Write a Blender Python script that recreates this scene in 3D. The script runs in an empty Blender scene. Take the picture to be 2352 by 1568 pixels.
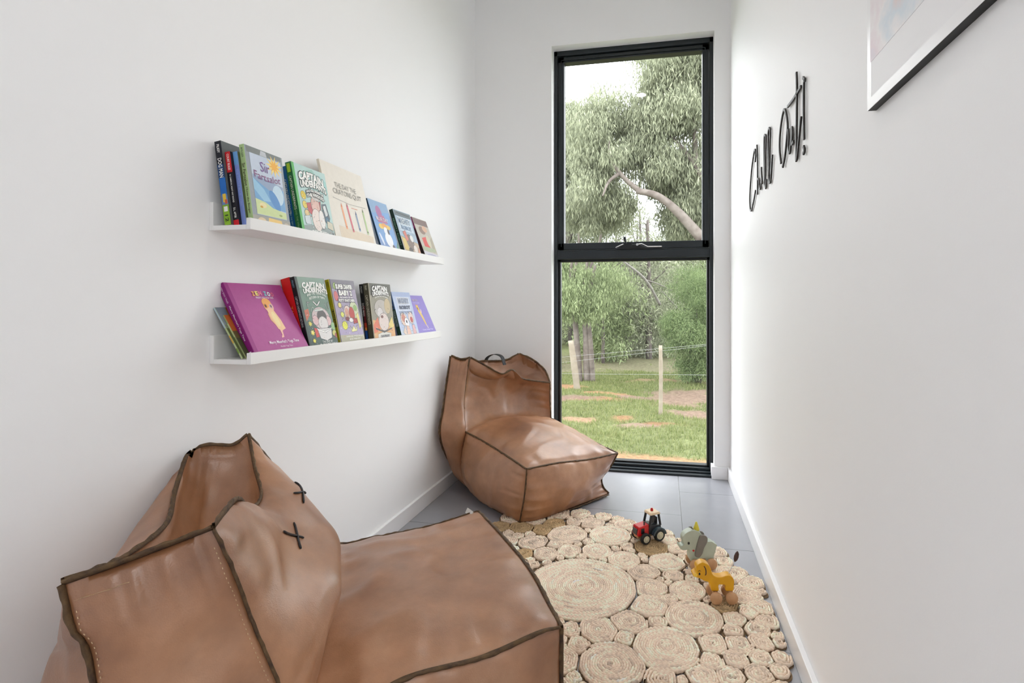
import bpy, bmesh, math, random
import numpy as np
from mathutils import Vector, Matrix, noise as mnoise

random.seed(4); RNG = np.random.default_rng(7)
SC = bpy.context.scene
COL = SC.collection
PI = math.pi
R = math.radians

# ------------------------------------------------------------------ camera model (2352 x 1568 frame)
F, CX, HY, EYE = 1180.0, 1295.5, 699.0, 0.968
YAW = R(10.959)
_c, _s = math.cos(YAW), math.sin(YAW)
def ray(u, v):
    x = (u-CX)/F; z = -(v-HY)/F
    return np.array([x*_c-_s, x*_s+_c, z])
def at(u, v, d):                      # point seen at (u, v), d metres along the view axis
    return ray(u, v)*d + np.array([0, 0, EYE])
def on_x(u, v, X): r = ray(u, v); return r*(X/r[0]) + np.array([0, 0, EYE])
def on_y(u, v, Y): r = ray(u, v); return r*(Y/r[1]) + np.array([0, 0, EYE])
def on_z(u, v, Z=0.0): r = ray(u, v); return r*((Z-EYE)/r[2]) + np.array([0, 0, EYE])
def project(P):
    P = np.asarray(P, float)
    X, Y, Z = P[..., 0], P[..., 1], P[..., 2]-EYE
    xc = X*_c+Y*_s; zc = -X*_s+Y*_c
    return CX+F*xc/zc, HY-F*Z/zc

cd = bpy.data.cameras.new('camera'); cam = bpy.data.objects.new('camera', cd); COL.objects.link(cam)
cd.sensor_width = 36; cd.lens = F/2352*36
cd.shift_x = (1176-CX)/2352; cd.shift_y = (HY-784)/2352
cd.clip_start = 0.02; cd.clip_end = 300
cam.location = (0, 0, EYE); cam.rotation_euler = (PI/2, 0, YAW)
SC.camera = cam

# ------------------------------------------------------------------ room numbers
WL, WR, WB, WN, CEIL = -1.1275, 0.3625, 2.965, -3.6, 2.90   # left, right, back, rear walls, ceiling
OX0, OX1, OZ1 = -0.6486, 0.2778, 2.4925                    # window opening
GZ = -0.85                                                  # ground outside

# ------------------------------------------------------------------ materials
def srgb(r, g, b):
    f = lambda c: (c/255/12.92) if c/255 <= .04045 else ((c/255+.055)/1.055)**2.4
    return (f(r), f(g), f(b), 1)
class NT:
    def __init__(s, m): s.t = m.node_tree; s.b = s.t.nodes['Principled BSDF']
    def n(s, kind, **kw):
        nd = s.t.nodes.new(kind)
        for k, v in kw.items():
            if k.startswith('i_'):
                key = k[2:]
                nd.inputs[int(key) if key.isdigit() else key].default_value = v
            else: setattr(nd, k, v)
        return nd
    def l(s, a, b): s.t.links.new(a, b)
    def pos(s): return s.n('ShaderNodeNewGeometry').outputs['Position']
    def obj(s): return s.n('ShaderNodeTexCoord').outputs['Object']
    def noise(s, vec, scale, detail=4, rough=.55):
        nd = s.n('ShaderNodeTexNoise'); nd.inputs['Scale'].default_value = scale
        nd.inputs['Detail'].default_value = detail; nd.inputs['Roughness'].default_value = rough
        s.l(vec, nd.inputs['Vector']); return nd
    def ramp(s, fac, stops):
        nd = s.n('ShaderNodeValToRGB'); e = nd.color_ramp.elements
        while len(e) > 1: e.remove(e[-1])
        e[0].position, e[0].color = stops[0]
        for p, c in stops[1:]:
            x = e.new(p); x.color = c
        s.l(fac, nd.inputs['Fac']); return nd
    def bump(s, h, strength, dist=.01):
        nd = s.n('ShaderNodeBump'); nd.inputs['Strength'].default_value = strength
        nd.inputs['Distance'].default_value = dist
        s.l(h, nd.inputs['Height']); s.l(nd.outputs['Normal'], s.b.inputs['Normal']); return nd
def mat(name, color=(.8, .8, .8, 1), rough=.5, metal=0, spec=.5):
    m = bpy.data.materials.new(name); m.use_nodes = True
    b = m.node_tree.nodes['Principled BSDF']
    b.inputs['Base Color'].default_value = color; b.inputs['Roughness'].default_value = rough
    b.inputs['Metallic'].default_value = metal; b.inputs['Specular IOR Level'].default_value = spec
    return m
def mat_noise(name, c1, c2, scale, rough=.5, bump=0, bscale=None, spec=.5, dist=.005, detail=5):
    m = mat(name, c1, rough, spec=spec); t = NT(m)
    v = t.obj(); n = t.noise(v, scale, detail)
    r = t.ramp(n.outputs['Fac'], [(.3, c1), (.7, c2)]); t.l(r.outputs['Color'], t.b.inputs['Base Color'])
    if bump:
        n2 = t.noise(v, bscale or scale*4, 4); t.bump(n2.outputs['Fac'], bump, dist)
    return m
_flat = {}
def flat(r, g, b, rough=.45):
    k = (r, g, b, rough)
    if k not in _flat: _flat[k] = mat_noise('print_%02x%02x%02x' % (r, g, b), srgb(r, g, b), srgb(min(255, r+5), min(255, g+5), min(255, b+5)), 60, rough, spec=.35)
    return _flat[k]

def wall_paint(name, c):
    m = mat(name, c, .55, spec=.3); t = NT(m)
    n = t.noise(t.pos(), 300, 2); t.bump(n.outputs['Fac'], .04, .002)
    n2 = t.noise(t.pos(), 1.3, 2); r = t.ramp(n2.outputs['Fac'], [(.3, c), (.7, (c[0]*.985, c[1]*.985, c[2]*.985, 1))])
    t.l(r.outputs['Color'], t.b.inputs['Base Color'])
    return m
M_WALL = wall_paint('white_wall_paint', (.895, .90, .908, 1))
M_CEIL = wall_paint('ceiling_paint', (.86, .86, .86, 1))
M_TRIM = mat_noise('white_gloss_trim', (.87, .87, .88, 1), (.85, .85, .86, 1), 3, .3, spec=.5)
M_SHELF = mat_noise('white_shelf_lacquer', (.88, .88, .87, 1), (.86, .86, .85, 1), 5, .32)

def floor_mat():
    m = mat('slate_floor_tile', (.1, .1, .11, 1), .32); t = NT(m)
    sep = t.n('ShaderNodeSeparateXYZ'); t.l(t.pos(), sep.inputs[0])
    ax = t.n('ShaderNodeMath', operation='SUBTRACT', i_1=2.42-6.0); t.l(sep.outputs['Y'], ax.inputs[0])
    ay = t.n('ShaderNodeMath', operation='SUBTRACT', i_1=.08-6.0); t.l(sep.outputs['X'], ay.inputs[0])
    cmb = t.n('ShaderNodeCombineXYZ'); t.l(ax.outputs[0], cmb.inputs[0]); t.l(ay.outputs[0], cmb.inputs[1])
    br = t.n('ShaderNodeTexBrick', offset=.5, offset_frequency=2, squash=1.0)
    br.inputs['Scale'].default_value = 1.0; br.inputs['Brick Width'].default_value = .6; br.inputs['Row Height'].default_value = .6
    br.inputs['Mortar Size'].default_value = .0014; br.inputs['Mortar Smooth'].default_value = .3
    t.l(cmb.outputs[0], br.inputs['Vector'])
    n1 = t.noise(t.pos(), 3.2, 6, .6)
    r1 = t.ramp(n1.outputs['Fac'], [(.3, (.30, .305, .335, 1)), (.55, (.325, .33, .36, 1)), (.75, (.355, .36, .39, 1))])
    mx = t.n('ShaderNodeMixRGB'); t.l(br.outputs['Fac'], mx.inputs['Fac']); t.l(r1.outputs['Color'], mx.inputs[1])
    mx.inputs[2].default_value = (.08, .08, .085, 1); t.l(mx.outputs[0], t.b.inputs['Base Color'])
    n2 = t.noise(t.pos(), 9, 5); rr = t.n('ShaderNodeMapRange'); rr.inputs[3].default_value = .22; rr.inputs[4].default_value = .28
    t.l(n2.outputs['Fac'], rr.inputs[0]); t.l(rr.outputs[0], t.b.inputs['Roughness'])
    sub = t.n('ShaderNodeMath', operation='MULTIPLY', i_1=-1.0); t.l(br.outputs['Fac'], sub.inputs[0])
    t.bump(sub.outputs[0], .25, .002)
    t.b.inputs['IOR'].default_value = 1.75
    return m
M_FLOOR = floor_mat()

def leather_mat():
    m = mat('tan_leather', (.27, .12, .06, 1), .42); t = NT(m)
    v = t.obj(); n = t.noise(v, 3.0, 6, .6)
    r = t.ramp(n.outputs['Fac'], [(.28, (.165, .064, .026, 1)), (.44, (.31, .138, .062, 1)), (.58, (.41, .20, .099, 1)), (.74, (.53, .30, .175, 1))])
    n3 = t.noise(v, 13, 5, .6); r3 = t.ramp(n3.outputs['Fac'], [(.3, (.86, .86, .86, 1)), (.7, (1.1, 1.1, 1.1, 1))])
    mx = t.n('ShaderNodeMixRGB', blend_type='MULTIPLY'); mx.inputs['Fac'].default_value = 1
    t.l(r.outputs['Color'], mx.inputs[1]); t.l(r3.outputs['Color'], mx.inputs[2]); t.l(mx.outputs[0], t.b.inputs['Base Color'])
    rr = t.n('ShaderNodeMapRange'); rr.inputs[3].default_value = .31; rr.inputs[4].default_value = .45
    t.l(n3.outputs['Fac'], rr.inputs[0]); t.l(rr.outputs[0], t.b.inputs['Roughness'])
    vo = t.n('ShaderNodeTexVoronoi'); vo.inputs['Scale'].default_value = 420; t.l(v, vo.inputs['Vector'])
    n2 = t.noise(v, 38, 4); ad = t.n('ShaderNodeMath', operation='MULTIPLY_ADD'); t.l(vo.outputs['Distance'], ad.inputs[0]); ad.inputs[1].default_value = .35
    t.l(n2.outputs['Fac'], ad.inputs[2]); t.bump(ad.outputs[0], .22, .003)
    t.b.inputs['Specular IOR Level'].default_value = .7; t.b.inputs['Coat Weight'].default_value = .4; t.b.inputs['Coat Roughness'].default_value = .36
    return m
M_LEATHER = leather_mat()
M_SEAM = mat_noise('raw_leather_edge', srgb(58, 38, 24), srgb(104, 78, 46), 60, .7, .4, 200)
M_CORD = mat_noise('black_waxed_cord', srgb(14, 14, 18), srgb(30, 30, 36), 80, .5, .3, 300)
M_STITCH = mat_noise('pale_thread', srgb(214, 186, 150), srgb(190, 160, 120), 90, .7)
M_STRAP = mat_noise('black_webbing', srgb(12, 15, 18), srgb(20, 24, 27), 120, .55, .3, 400)
M_LABEL = mat_noise('white_woven_label', srgb(228, 226, 222), srgb(214, 212, 208), 90, .7)

def frame_mat():
    m = mat('charcoal_powdercoat', srgb(20, 29, 35), .38); t = NT(m)
    n = t.noise(t.pos(), 500, 2); t.bump(n.outputs['Fac'], .05, .001)
    n2 = t.noise(t.pos(), 4, 2); r = t.ramp(n2.outputs['Fac'], [(.3, srgb(17, 26, 32)), (.7, srgb(23, 33, 39))]); t.l(r.outputs['Color'], t.b.inputs['Base Color'])
    return m
M_FRAME = frame_mat()
M_FRAMEBLK = mat_noise('black_gasket', srgb(10, 14, 17), srgb(15, 19, 22), 30, .5)
M_STEEL = mat_noise('brushed_steel', (.55, .56, .57, 1), (.62, .62, .63, 1), 60, .3); M_STEEL.node_tree.nodes['Principled BSDF'].inputs['Metallic'].default_value = .9

def glass_mat():
    m = bpy.data.materials.new('window_glass'); m.use_nodes = True; nt = m.node_tree
    for n in list(nt.nodes): nt.nodes.remove(n)
    o = nt.nodes.new('ShaderNodeOutputMaterial'); mx = nt.nodes.new('ShaderNodeMixShader')
    tr = nt.nodes.new('ShaderNodeBsdfTransparent'); tr.inputs[0].default_value = (.96, .975, .965, 1)
    gl = nt.nodes.new('ShaderNodeBsdfGlossy'); gl.inputs['Roughness'].default_value = .0
    fr = nt.nodes.new('ShaderNodeFresnel'); fr.inputs['IOR'].default_value = 1.45
    nz = nt.nodes.new('ShaderNodeTexNoise'); nz.inputs['Scale'].default_value = 2.0
    bp = nt.nodes.new('ShaderNodeBump'); bp.inputs['Strength'].default_value = .004
    nt.links.new(nz.outputs['Fac'], bp.inputs['Height']); nt.links.new(bp.outputs[0], gl.inputs['Normal'])
    nt.links.new(fr.outputs[0], mx.inputs[0]); nt.links.new(tr.outputs[0], mx.inputs[1]); nt.links.new(gl.outputs[0], mx.inputs[2])
    nt.links.new(mx.outputs[0], o.inputs[0])
    return m
M_GLASS = glass_mat()
M_PAGES = mat_noise('page_edges', srgb(226, 218, 200), srgb(206, 196, 176), 40, .8)

# ------------------------------------------------------------------ mesh helpers
def link(o, parent=None):
    COL.objects.link(o)
    if parent is not None: o.parent = parent
    return o
def tag(o, label=None, cat=None, group=None, kind=None):
    if label: o['label'] = label
    if cat: o['category'] = cat
    if group: o['group'] = group
    if kind: o['kind'] = kind
    return o
def empty(name, loc=(0, 0, 0), rz=0, parent=None):
    o = bpy.data.objects.new(name, None); o.empty_display_size = .05
    o.location = loc; o.rotation_euler = (0, 0, rz)
    return link(o, parent)
class MB:
    """collects shapes into one mesh"""
    def __init__(s): s.v = []; s.f = []; s.mi = []; s.mats = []
    def m(s, material):
        if material not in s.mats: s.mats.append(material)
        return s.mats.index(material)
    def add(s, verts, faces, material, M=None):
        o = len(s.v); k = s.m(material)
        for p in verts: s.v.append(tuple(M @ Vector(p)) if M is not None else tuple(p))
        for f in faces: s.f.append(tuple(i+o for i in f)); s.mi.append(k)
    def box(s, a, b, material, M=None):
        x0, y0, z0 = [min(p) for p in zip(a, b)]; x1, y1, z1 = [max(p) for p in zip(a, b)]
        s.add([(x0, y0, z0), (x1, y0, z0), (x1, y1, z0), (x0, y1, z0), (x0, y0, z1), (x1, y0, z1), (x1, y1, z1), (x0, y1, z1)],
              [(3, 2, 1, 0), (4, 5, 6, 7), (0, 1, 5, 4), (1, 2, 6, 5), (2, 3, 7, 6), (3, 0, 4, 7)], material, M)
    def prism(s, pts, z0, z1, material, M=None):      # polygon in xy, extruded in z
        n = len(pts)
        a = sum(pts[i][0]*pts[(i+1) % n][1]-pts[(i+1) % n][0]*pts[i][1] for i in range(n))
        if a < 0: pts = pts[::-1]
        s.add([(x, y, z0) for x, y in pts]+[(x, y, z1) for x, y in pts],
              [tuple(range(n))[::-1], tuple(range(n, 2*n))]+[(i, (i+1) % n, n+(i+1) % n, n+i) for i in range(n)], material, M)
    def lathe(s, prof, n, material, M=None):          # profile (r, z) round the z axis
        vs = []; fs = []; k = len(prof)
        for i in range(n):
            a = 2*PI*i/n
            for r, z in prof: vs.append((r*math.cos(a), r*math.sin(a), z))
        for i in range(n):
            j = (i+1) % n
            for q in range(k-1): fs.append((i*k+q, j*k+q, j*k+q+1, i*k+q+1))
        s.add(vs, fs, material, M)
    def tube(s, pts, rad, material, n=8, M=None, cap=True):
        P = [Vector(p) for p in pts]; k = len(P); vs = []; fs = []
        up = Vector((0, 0, 1)); prev = None
        for i in range(k):
            t = (P[min(i+1, k-1)]-P[max(i-1, 0)]).normalized()
            if prev is None:
                a = t.cross(up if abs(t.z) < .95 else Vector((1, 0, 0))).normalized()
            else: a = (prev-t*prev.dot(t)).normalized()
            prev = a; b = t.cross(a); r = rad[i] if hasattr(rad, '__len__') else rad
            for q in range(n):
                an = 2*PI*q/n; vs.append(P[i]+(a*math.cos(an)+b*math.sin(an))*r)
        for i in range(k-1):
            for q in range(n): fs.append((i*n+q, i*n+(q+1) % n, (i+1)*n+(q+1) % n, (i+1)*n+q))
        if cap: fs += [tuple(range(n))[::-1], tuple(range((k-1)*n, k*n))]
        s.add(vs, fs, material, M)
    def build(s, name, parent=None, smooth=False, bevel=0, seg=2, loc=None):
        me = bpy.data.meshes.new(name); me.from_pydata(s.v, [], s.f)
        for m in s.mats: me.materials.append(m)
        me.polygons.foreach_set('material_index', s.mi)
        if smooth: me.polygons.foreach_set('use_smooth', [True]*len(me.polygons))
        me.update()
        o = link(bpy.data.objects.new(name, me), parent)
        if loc is not None: o.location = loc
        if bevel:
            b = o.modifiers.new('bevel', 'BEVEL'); b.width = bevel; b.segments = seg; b.limit_method = 'ANGLE'; b.angle_limit = R(40)
        return o
def np_mesh(name, verts, faces, material, parent=None, smooth=False):
    """verts (n,3), faces (m,k) arrays"""
    me = bpy.data.meshes.new(name); verts = np.asarray(verts, np.float32); faces = np.asarray(faces, np.int32)
    me.vertices.add(len(verts)); me.vertices.foreach_set('co', verts.ravel())
    k = faces.shape[1]; me.loops.add(faces.size); me.loops.foreach_set('vertex_index', faces.ravel())
    me.polygons.add(len(faces)); me.polygons.foreach_set('loop_start', np.arange(len(faces))*k)
    try: me.polygons.foreach_set('loop_total', np.full(len(faces), k))
    except Exception: pass
    if smooth: me.polygons.foreach_set('use_smooth', [True]*len(faces))
    me.materials.append(material); me.update(calc_edges=True); me.validate()
    return link(bpy.data.objects.new(name, me), parent)
def spline(pts, n):
    """Catmull-Rom through pts, n+1 samples evenly spaced along the length"""
    P = np.asarray(pts, float)
    if len(P) == 2: return P[0]+(P[1]-P[0])*np.linspace(0, 1, n+1)[:, None]
    Q = np.vstack([2*P[0]-P[1], P, 2*P[-1]-P[-2]]); out = []
    for i in range(1, len(Q)-2):
        t = np.linspace(0, 1, 24, endpoint=False)[:, None]; a, b, c, d = Q[i-1], Q[i], Q[i+1], Q[i+2]
        out.append(.5*((2*b)+(-a+c)*t+(2*a-5*b+4*c-d)*t**2+(-a+3*b-3*c+d)*t**3))
    out = np.vstack(out+[P[-1:]]); L = np.r_[0, np.cumsum(np.linalg.norm(np.diff(out, axis=0), axis=1))]
    s = np.linspace(0, L[-1], n+1)
    return np.stack([np.interp(s, L, out[:, k]) for k in range(out.shape[1])], 1)

# ------------------------------------------------------------------ setting
def struct(o): o['kind'] = 'structure'; return o
T = .12
HX0, HX1, HY1 = -3.2, 2.4, -.12          # the hall the nook opens from, behind the camera
b = MB(); b.box((HX0-T, WN-T, -.1), (HX1+T, HY1, 0), M_FLOOR); b.box((WL-T, HY1, -.1), (WR+T, WB+T+.05, 0), M_FLOOR); struct(b.build('floor'))
b = MB(); b.box((HX0-T, WN-T, CEIL), (HX1+T, HY1+T, CEIL+.1), M_CEIL); b.box((WL-T, HY1, CEIL), (WR+T, WB+T, CEIL+.1), M_CEIL); struct(b.build('ceiling'))
b = MB(); b.box((WL-T, HY1, 0), (WL, WB+T, CEIL), M_WALL); struct(b.build('wall_left'))
b = MB(); b.box((WR, HY1, 0), (WR+T, WB+T, CEIL), M_WALL); struct(b.build('wall_right'))
b = MB(); b.box((HX0, HY1, 0), (WL-T, HY1+T, CEIL), M_WALL); b.box((WR+T, HY1, 0), (HX1, HY1+T, CEIL), M_WALL); struct(b.build('wall_front'))
b = MB(); b.box((HX0-T, WN-T, 0), (HX0, HY1+T, CEIL), M_WALL); struct(b.build('wall_hall_left'))
b = MB(); b.box((HX1, WN-T, 0), (HX1+T, HY1+T, CEIL), M_WALL); struct(b.build('wall_hall_right'))
b = MB()
b.box((WL, WB, 0), (OX0, WB+T, CEIL), M_WALL); b.box((OX1, WB, 0), (WR, WB+T, CEIL), M_WALL); b.box((OX0, WB, OZ1), (OX1, WB+T, CEIL), M_WALL)
struct(b.build('wall_back'))
# rear wall, behind the camera, with a plain white door
b = MB(); b.box((HX0, WN-T, 0), (HX1, WN, CEIL), M_WALL); struct(b.build('wall_rear'))
dr = struct(empty('door_1', (-.38, WN, 0)))
b = MB(); b.box((-.41, 0, 0), (.41, .03, 2.04), M_TRIM); b.build('door_leaf', dr, bevel=.002)
b = MB(); b.box((-.48, 0, 0), (-.415, .018, 2.11), M_TRIM); b.box((.415, 0, 0), (.48, .018, 2.11), M_TRIM); b.box((-.48, 0, 2.045), (.48, .018, 2.11), M_TRIM); b.build('door_frame', dr, bevel=.002)
b = MB(); b.tube([(.34, .03, 1.0), (.34, .07, 1.0), (.23, .07, 1.0)], .009, M_SHELF, 10); b.build('door_handle', dr, True)
BT, BH = .015, .069
b = MB(); b.box((WL, HY1, 0), (WL+BT, WB, BH), M_TRIM); struct(b.build('baseboard_left', bevel=.002))
b = MB(); b.box((WR-BT, HY1, 0), (WR, WB, BH), M_TRIM); struct(b.build('baseboard_right', bevel=.002))
b = MB(); b.box((WL+BT, WB-BT, 0), (OX0+.002, WB, BH), M_TRIM); b.box((OX1-BT, WB-BT, 0), (WR-BT, WB, BH), M_TRIM)
b.box((OX1-BT, WB, 0), (OX1, WB+.062, BH), M_TRIM); struct(b.build('baseboard_back', bevel=.002))

# main window: tall two-light aluminium frame
FY = WB+.068
win = struct(empty('window_1', (0, FY, 0)))
fr = MB()
fr.box((OX0, 0, .0), (OX0+.020, .1, OZ1), M_FRAME); fr.box((OX1-.020, 0, 0), (OX1, .1, OZ1), M_FRAME)
fr.box((OX0, 0, OZ1-.030), (OX1, .1, OZ1), M_FRAME)
fr.box((OX0+.02, -.004, 1.243), (OX1-.02, .1, 1.291), M_FRAME)           # transom
fr.box((OX0+.02, -.008, 1.238), (OX1-.02, .09, 1.246), M_FRAME); fr.box((OX0+.02, -.008, 1.287), (OX1-.02, .09, 1.293), M_FRAME)
fr.box((OX0, -.062, .0), (OX1-BT, .1, .012), M_FRAME)                    # sill nosing
fr.box((OX0, -.030, .012), (OX1-BT, .1, .020), M_FRAME)
fr.box((OX0, 0, .02), (OX1, .1, .034), M_FRAME)
fr.build('frame', win, bevel=.0015)
gk = MB()                                                                # recessed glazing bead of the fixed lower light
gk.box((OX0+.02, .025, .034), (OX0+.036, .06, 1.24), M_FRAMEBLK); gk.box((OX1-.033, .025, .034), (OX1-.02, .06, 1.24), M_FRAMEBLK)
gk.box((OX0+.02, .025, 1.2246), (OX1-.02, .06, 1.24), M_FRAMEBLK); gk.box((OX0+.02, .025, .034), (OX1-.02, .06, .043), M_FRAMEBLK)
gk.build('glazing_bead', win, bevel=.001)
sa = MB(); x0, x1, z0, z1 = OX0+.023, OX1-.023, 1.297, OZ1-.034
sw = .036
sa.box((x0, .012, z0), (x0+sw, .065, z1), M_FRAME); sa.box((x1-sw, .012, z0), (x1, .065, z1), M_FRAME)
sa.box((x0, .012, z1-sw+.004), (x1, .065, z1), M_FRAME); sa.box((x0, .012, z0), (x1, .065, z0+sw+.004), M_FRAME)
sa.box((x0+.018, .004, z0+.02), (x0+.022, .012, z1-.02), M_FRAME); sa.box((x1-.022, .004, z0+.02), (x1-.018, .012, z1-.02), M_FRAME)
sa.box((x0+.018, .004, z1-.022), (x1-.018, .012, z1-.018), M_FRAME)
sa.build('sash', win, bevel=.0015)
g = MB(); g.add([(x0+sw-.004, .04, z0+sw), (x1-sw+.004, .04, z0+sw), (x1-sw+.004, .04, z1-sw), (x0+sw-.004, .04, z1-sw)], [(0, 1, 2, 3)], M_GLASS); g.build('glass_pane', win)
g = MB(); g.add([(OX0+.03, .045, .04), (OX1-.03, .045, .04), (OX1-.03, .045, 1.23), (OX0+.03, .045, 1.23)], [(0, 1, 2, 3)], M_GLASS); g.build('glass_pane', win)
# chain winder on the transom
wd = MB(); wx = -.20
wd.prism([(wx-.075, 1.291), (wx-.04, 1.316), (wx+.06, 1.318), (wx+.10, 1.300), (wx+.19, 1.298), (wx+.19, 1.291)], .0, .028, M_FRAMEBLK, Matrix(((1, 0, 0, 0), (0, 0, -1, .006), (0, 1, 0, 0), (0, 0, 0, 1))))
wo = wd.build('winder', win, bevel=.002)
hd = MB(); hd.tube([(wx-.015, -.02, 1.315), (wx-.018, -.026, 1.335), (wx-.022, -.03, 1.352)], [.006, .006, .008], M_FRAMEBLK, 10); hd.tube([(wx-.022, -.03, 1.352), (wx-.022, -.03, 1.362)], [.009, .007], M_FRAMEBLK, 10)
hd.box((wx-.025, -.026, 1.308), (wx+.02, -.008, 1.324), M_FRAMEBLK); hd.build('winder_handle', wo)
ln = MB(); ln.tube([(wx-.075, -.024, 1.300), (wx-.03, -.024, 1.320)], .003, M_STEEL); ln.tube([(wx+.05, -.026, 1.316), (wx+.075, -.026, 1.320), (wx+.11, -.026, 1.302), (wx+.19, -.026, 1.301)], .003, M_STEEL)
ln.lathe([(0, 0), (.007, 0), (.007, .004), (0, .004)], 14, M_STEEL, Matrix.Translation((wx+.05, -.022, 1.316)) @ Matrix.Rotation(PI/2, 4, 'X')); ln.build('winder_arm', wo)

# recessed downlight, and added fill panels
M_EMIT = bpy.data.materials.new('lamp_diffuser'); M_EMIT.use_nodes = True
_b = M_EMIT.node_tree.nodes['Principled BSDF']; _b.inputs['Base Color'].default_value = (.9, .88, .84, 1)
_b.inputs['Emission Color'].default_value = (1, .9, .76, 1); _b.inputs['Emission Strength'].default_value = 14
M_EMIT2 = bpy.data.materials.new('fill_panel_diffuser'); M_EMIT2.use_nodes = True
_b = M_EMIT2.node_tree.nodes['Principled BSDF']; _b.inputs['Emission Color'].default_value = (1, .975, .94, 1); _b.inputs['Emission Strength'].default_value = 3
LAMP_W, FILL_W = 4.0, 38.0
t = empty('ceiling_downlight', (-.20, 1.37, CEIL)); tag(t, 'round white recessed downlight in the ceiling above the rug', 'light')
m = MB(); m.lathe([(.046, -.001), (.046, -.006), (.056, -.006), (.058, -.002), (.058, 0)], 40, M_TRIM); m.build('trim_ring', t, True)
m = MB(); m.lathe([(0, -.003), (.046, -.003)], 40, M_EMIT); m.build('diffuser', t)
ld = bpy.data.lights.new('downlight_lamp', 'AREA'); ld.shape = 'DISK'; ld.size = .09; ld.energy = LAMP_W; ld.color = (1, .93, .84)
lo = link(bpy.data.objects.new('lamp', ld), t); lo.location = (0, 0, -.008)
for i, (lx, ly) in enumerate(((-2.35, -1.7), (1.55, -1.7))):  # unseen panels added to brighten the nook, kept out of the window reflection
    t = empty('fill_panel_light', (lx, ly, CEIL)); tag(t, ['square fill light added to the hall ceiling, left side', 'square fill light added to the hall ceiling, right side'][i], 'light', 'added hall fill lights')
    m = MB()
    for a_, b_ in (((-.42, -.42, 0), (.42, -.40, -.02)), ((-.42, .40, 0), (.42, .42, -.02)), ((-.42, -.40, 0), (-.40, .40, -.02)), ((.40, -.40, 0), (.42, .40, -.02))): m.box(a_, b_, M_TRIM)
    m.build('frame', t, bevel=.001)
    m = MB(); m.box((-.40, -.40, -.004), (.40, .40, -.008), M_EMIT2); m.build('diffuser', t)
    ld = bpy.data.lights.new('fill_lamp', 'AREA'); ld.shape = 'SQUARE'; ld.size = .78; ld.energy = FILL_W; ld.color = (1, .985, .965)
    lo = link(bpy.data.objects.new('lamp', ld), t); lo.location = (0, 0, -.012)

# ------------------------------------------------------------------ picture ledges
def ledge(y0, y1, z0, label):
    t = empty('picture_ledge', (WL, (y0+y1)/2, z0)); h = (y1-y0)/2
    tag(t, label, 'shelf', 'white picture ledges on the left wall')
    m = MB(); m.box((0, -h, 0), (.012, h, .0715), M_SHELF); m.build('back_panel', t, bevel=.0012)
    m = MB(); m.box((.012, -h, 0), (.1085, h, .012), M_SHELF); m.build('base', t, bevel=.0008)
    m = MB(); m.box((.1085, -h, 0), (.1205, h, .029), M_SHELF); m.build('lip', t, bevel=.0012)
    return t
ZT, ZB = 1.155, .818
ledge(1.104, 2.252, ZT, 'white picture ledge on the left wall, the upper of the two')
ledge(1.105, 2.215, ZB, 'white picture ledge on the left wall, the lower of the two')

# ------------------------------------------------------------------ books
_tcache = {}
def text_geo(s, size, bold=0.0):
    """flat mesh of a line of text: verts (n,2) with x from 0, baseline at 0, and faces"""
    k = (s, bold)
    if k not in _tcache:
        cu = bpy.data.curves.new('t', 'FONT'); cu.body = s; cu.size = 1; cu.offset = bold; cu.resolution_u = 2
        cu.fill_mode = 'FRONT'; cu.dimensions = '2D'
        o = bpy.data.objects.new('t', cu); COL.objects.link(o)
        bpy.context.view_layer.update()
        me = bpy.data.meshes.new_from_object(o.evaluated_get(bpy.context.evaluated_depsgraph_get()))
        V = np.array([v.co[:2] for v in me.vertices]); Fc = [tuple(p.vertices) for p in me.polygons]
        bpy.data.objects.remove(o); bpy.data.curves.remove(cu); bpy.data.meshes.remove(me)
        _tcache[k] = (V, Fc)
    V, Fc = _tcache[k]
    return V*size, Fc
def text_at(s, cx, cy, width, height, bold=.012, arc=0.0, rot=0.0, squash=None):
    """text fitted to width x cap height about (cx, cy); arc > 0 lifts the middle"""
    V, Fc = text_geo(s, 1.0, bold); V = V.copy()
    lo = V.min(0); hi = V.max(0)
    V[:, 0] = (V[:, 0]-(lo[0]+hi[0])/2)/(hi[0]-lo[0])*width
    V[:, 1] = (V[:, 1]-lo[1])/(hi[1]-lo[1])*height-height/2
    if arc: V[:, 1] += arc*(1-(2*V[:, 0]/width)**2)
    c, s_ = math.cos(rot), math.sin(rot)
    return np.stack([cx+V[:, 0]*c-V[:, 1]*s_, cy+V[:, 0]*s_+V[:, 1]*c], 1), Fc
def star(cx, cy, r1, r2, n, ph=0):
    return [(cx+(r1 if i % 2 == 0 else r2)*math.cos(ph+PI*i/n), cy+(r1 if i % 2 == 0 else r2)*math.sin(ph+PI*i/n)) for i in range(2*n)]
def oval(cx, cy, rx, ry, n=20, rot=0):
    return [(cx+rx*math.cos(2*PI*i/n)*math.cos(rot)-ry*math.sin(2*PI*i/n)*math.sin(rot), cy+rx*math.cos(2*PI*i/n)*math.sin(rot)+ry*math.sin(2*PI*i/n)*math.cos(rot)) for i in range(n)]
def line(p, q, w):
    d = np.subtract(q, p); n = np.array([-d[1], d[0]])/np.hypot(*d)*w/2
    return [tuple(p-n), tuple(q-n), tuple(q+n), tuple(p+n)]

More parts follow.
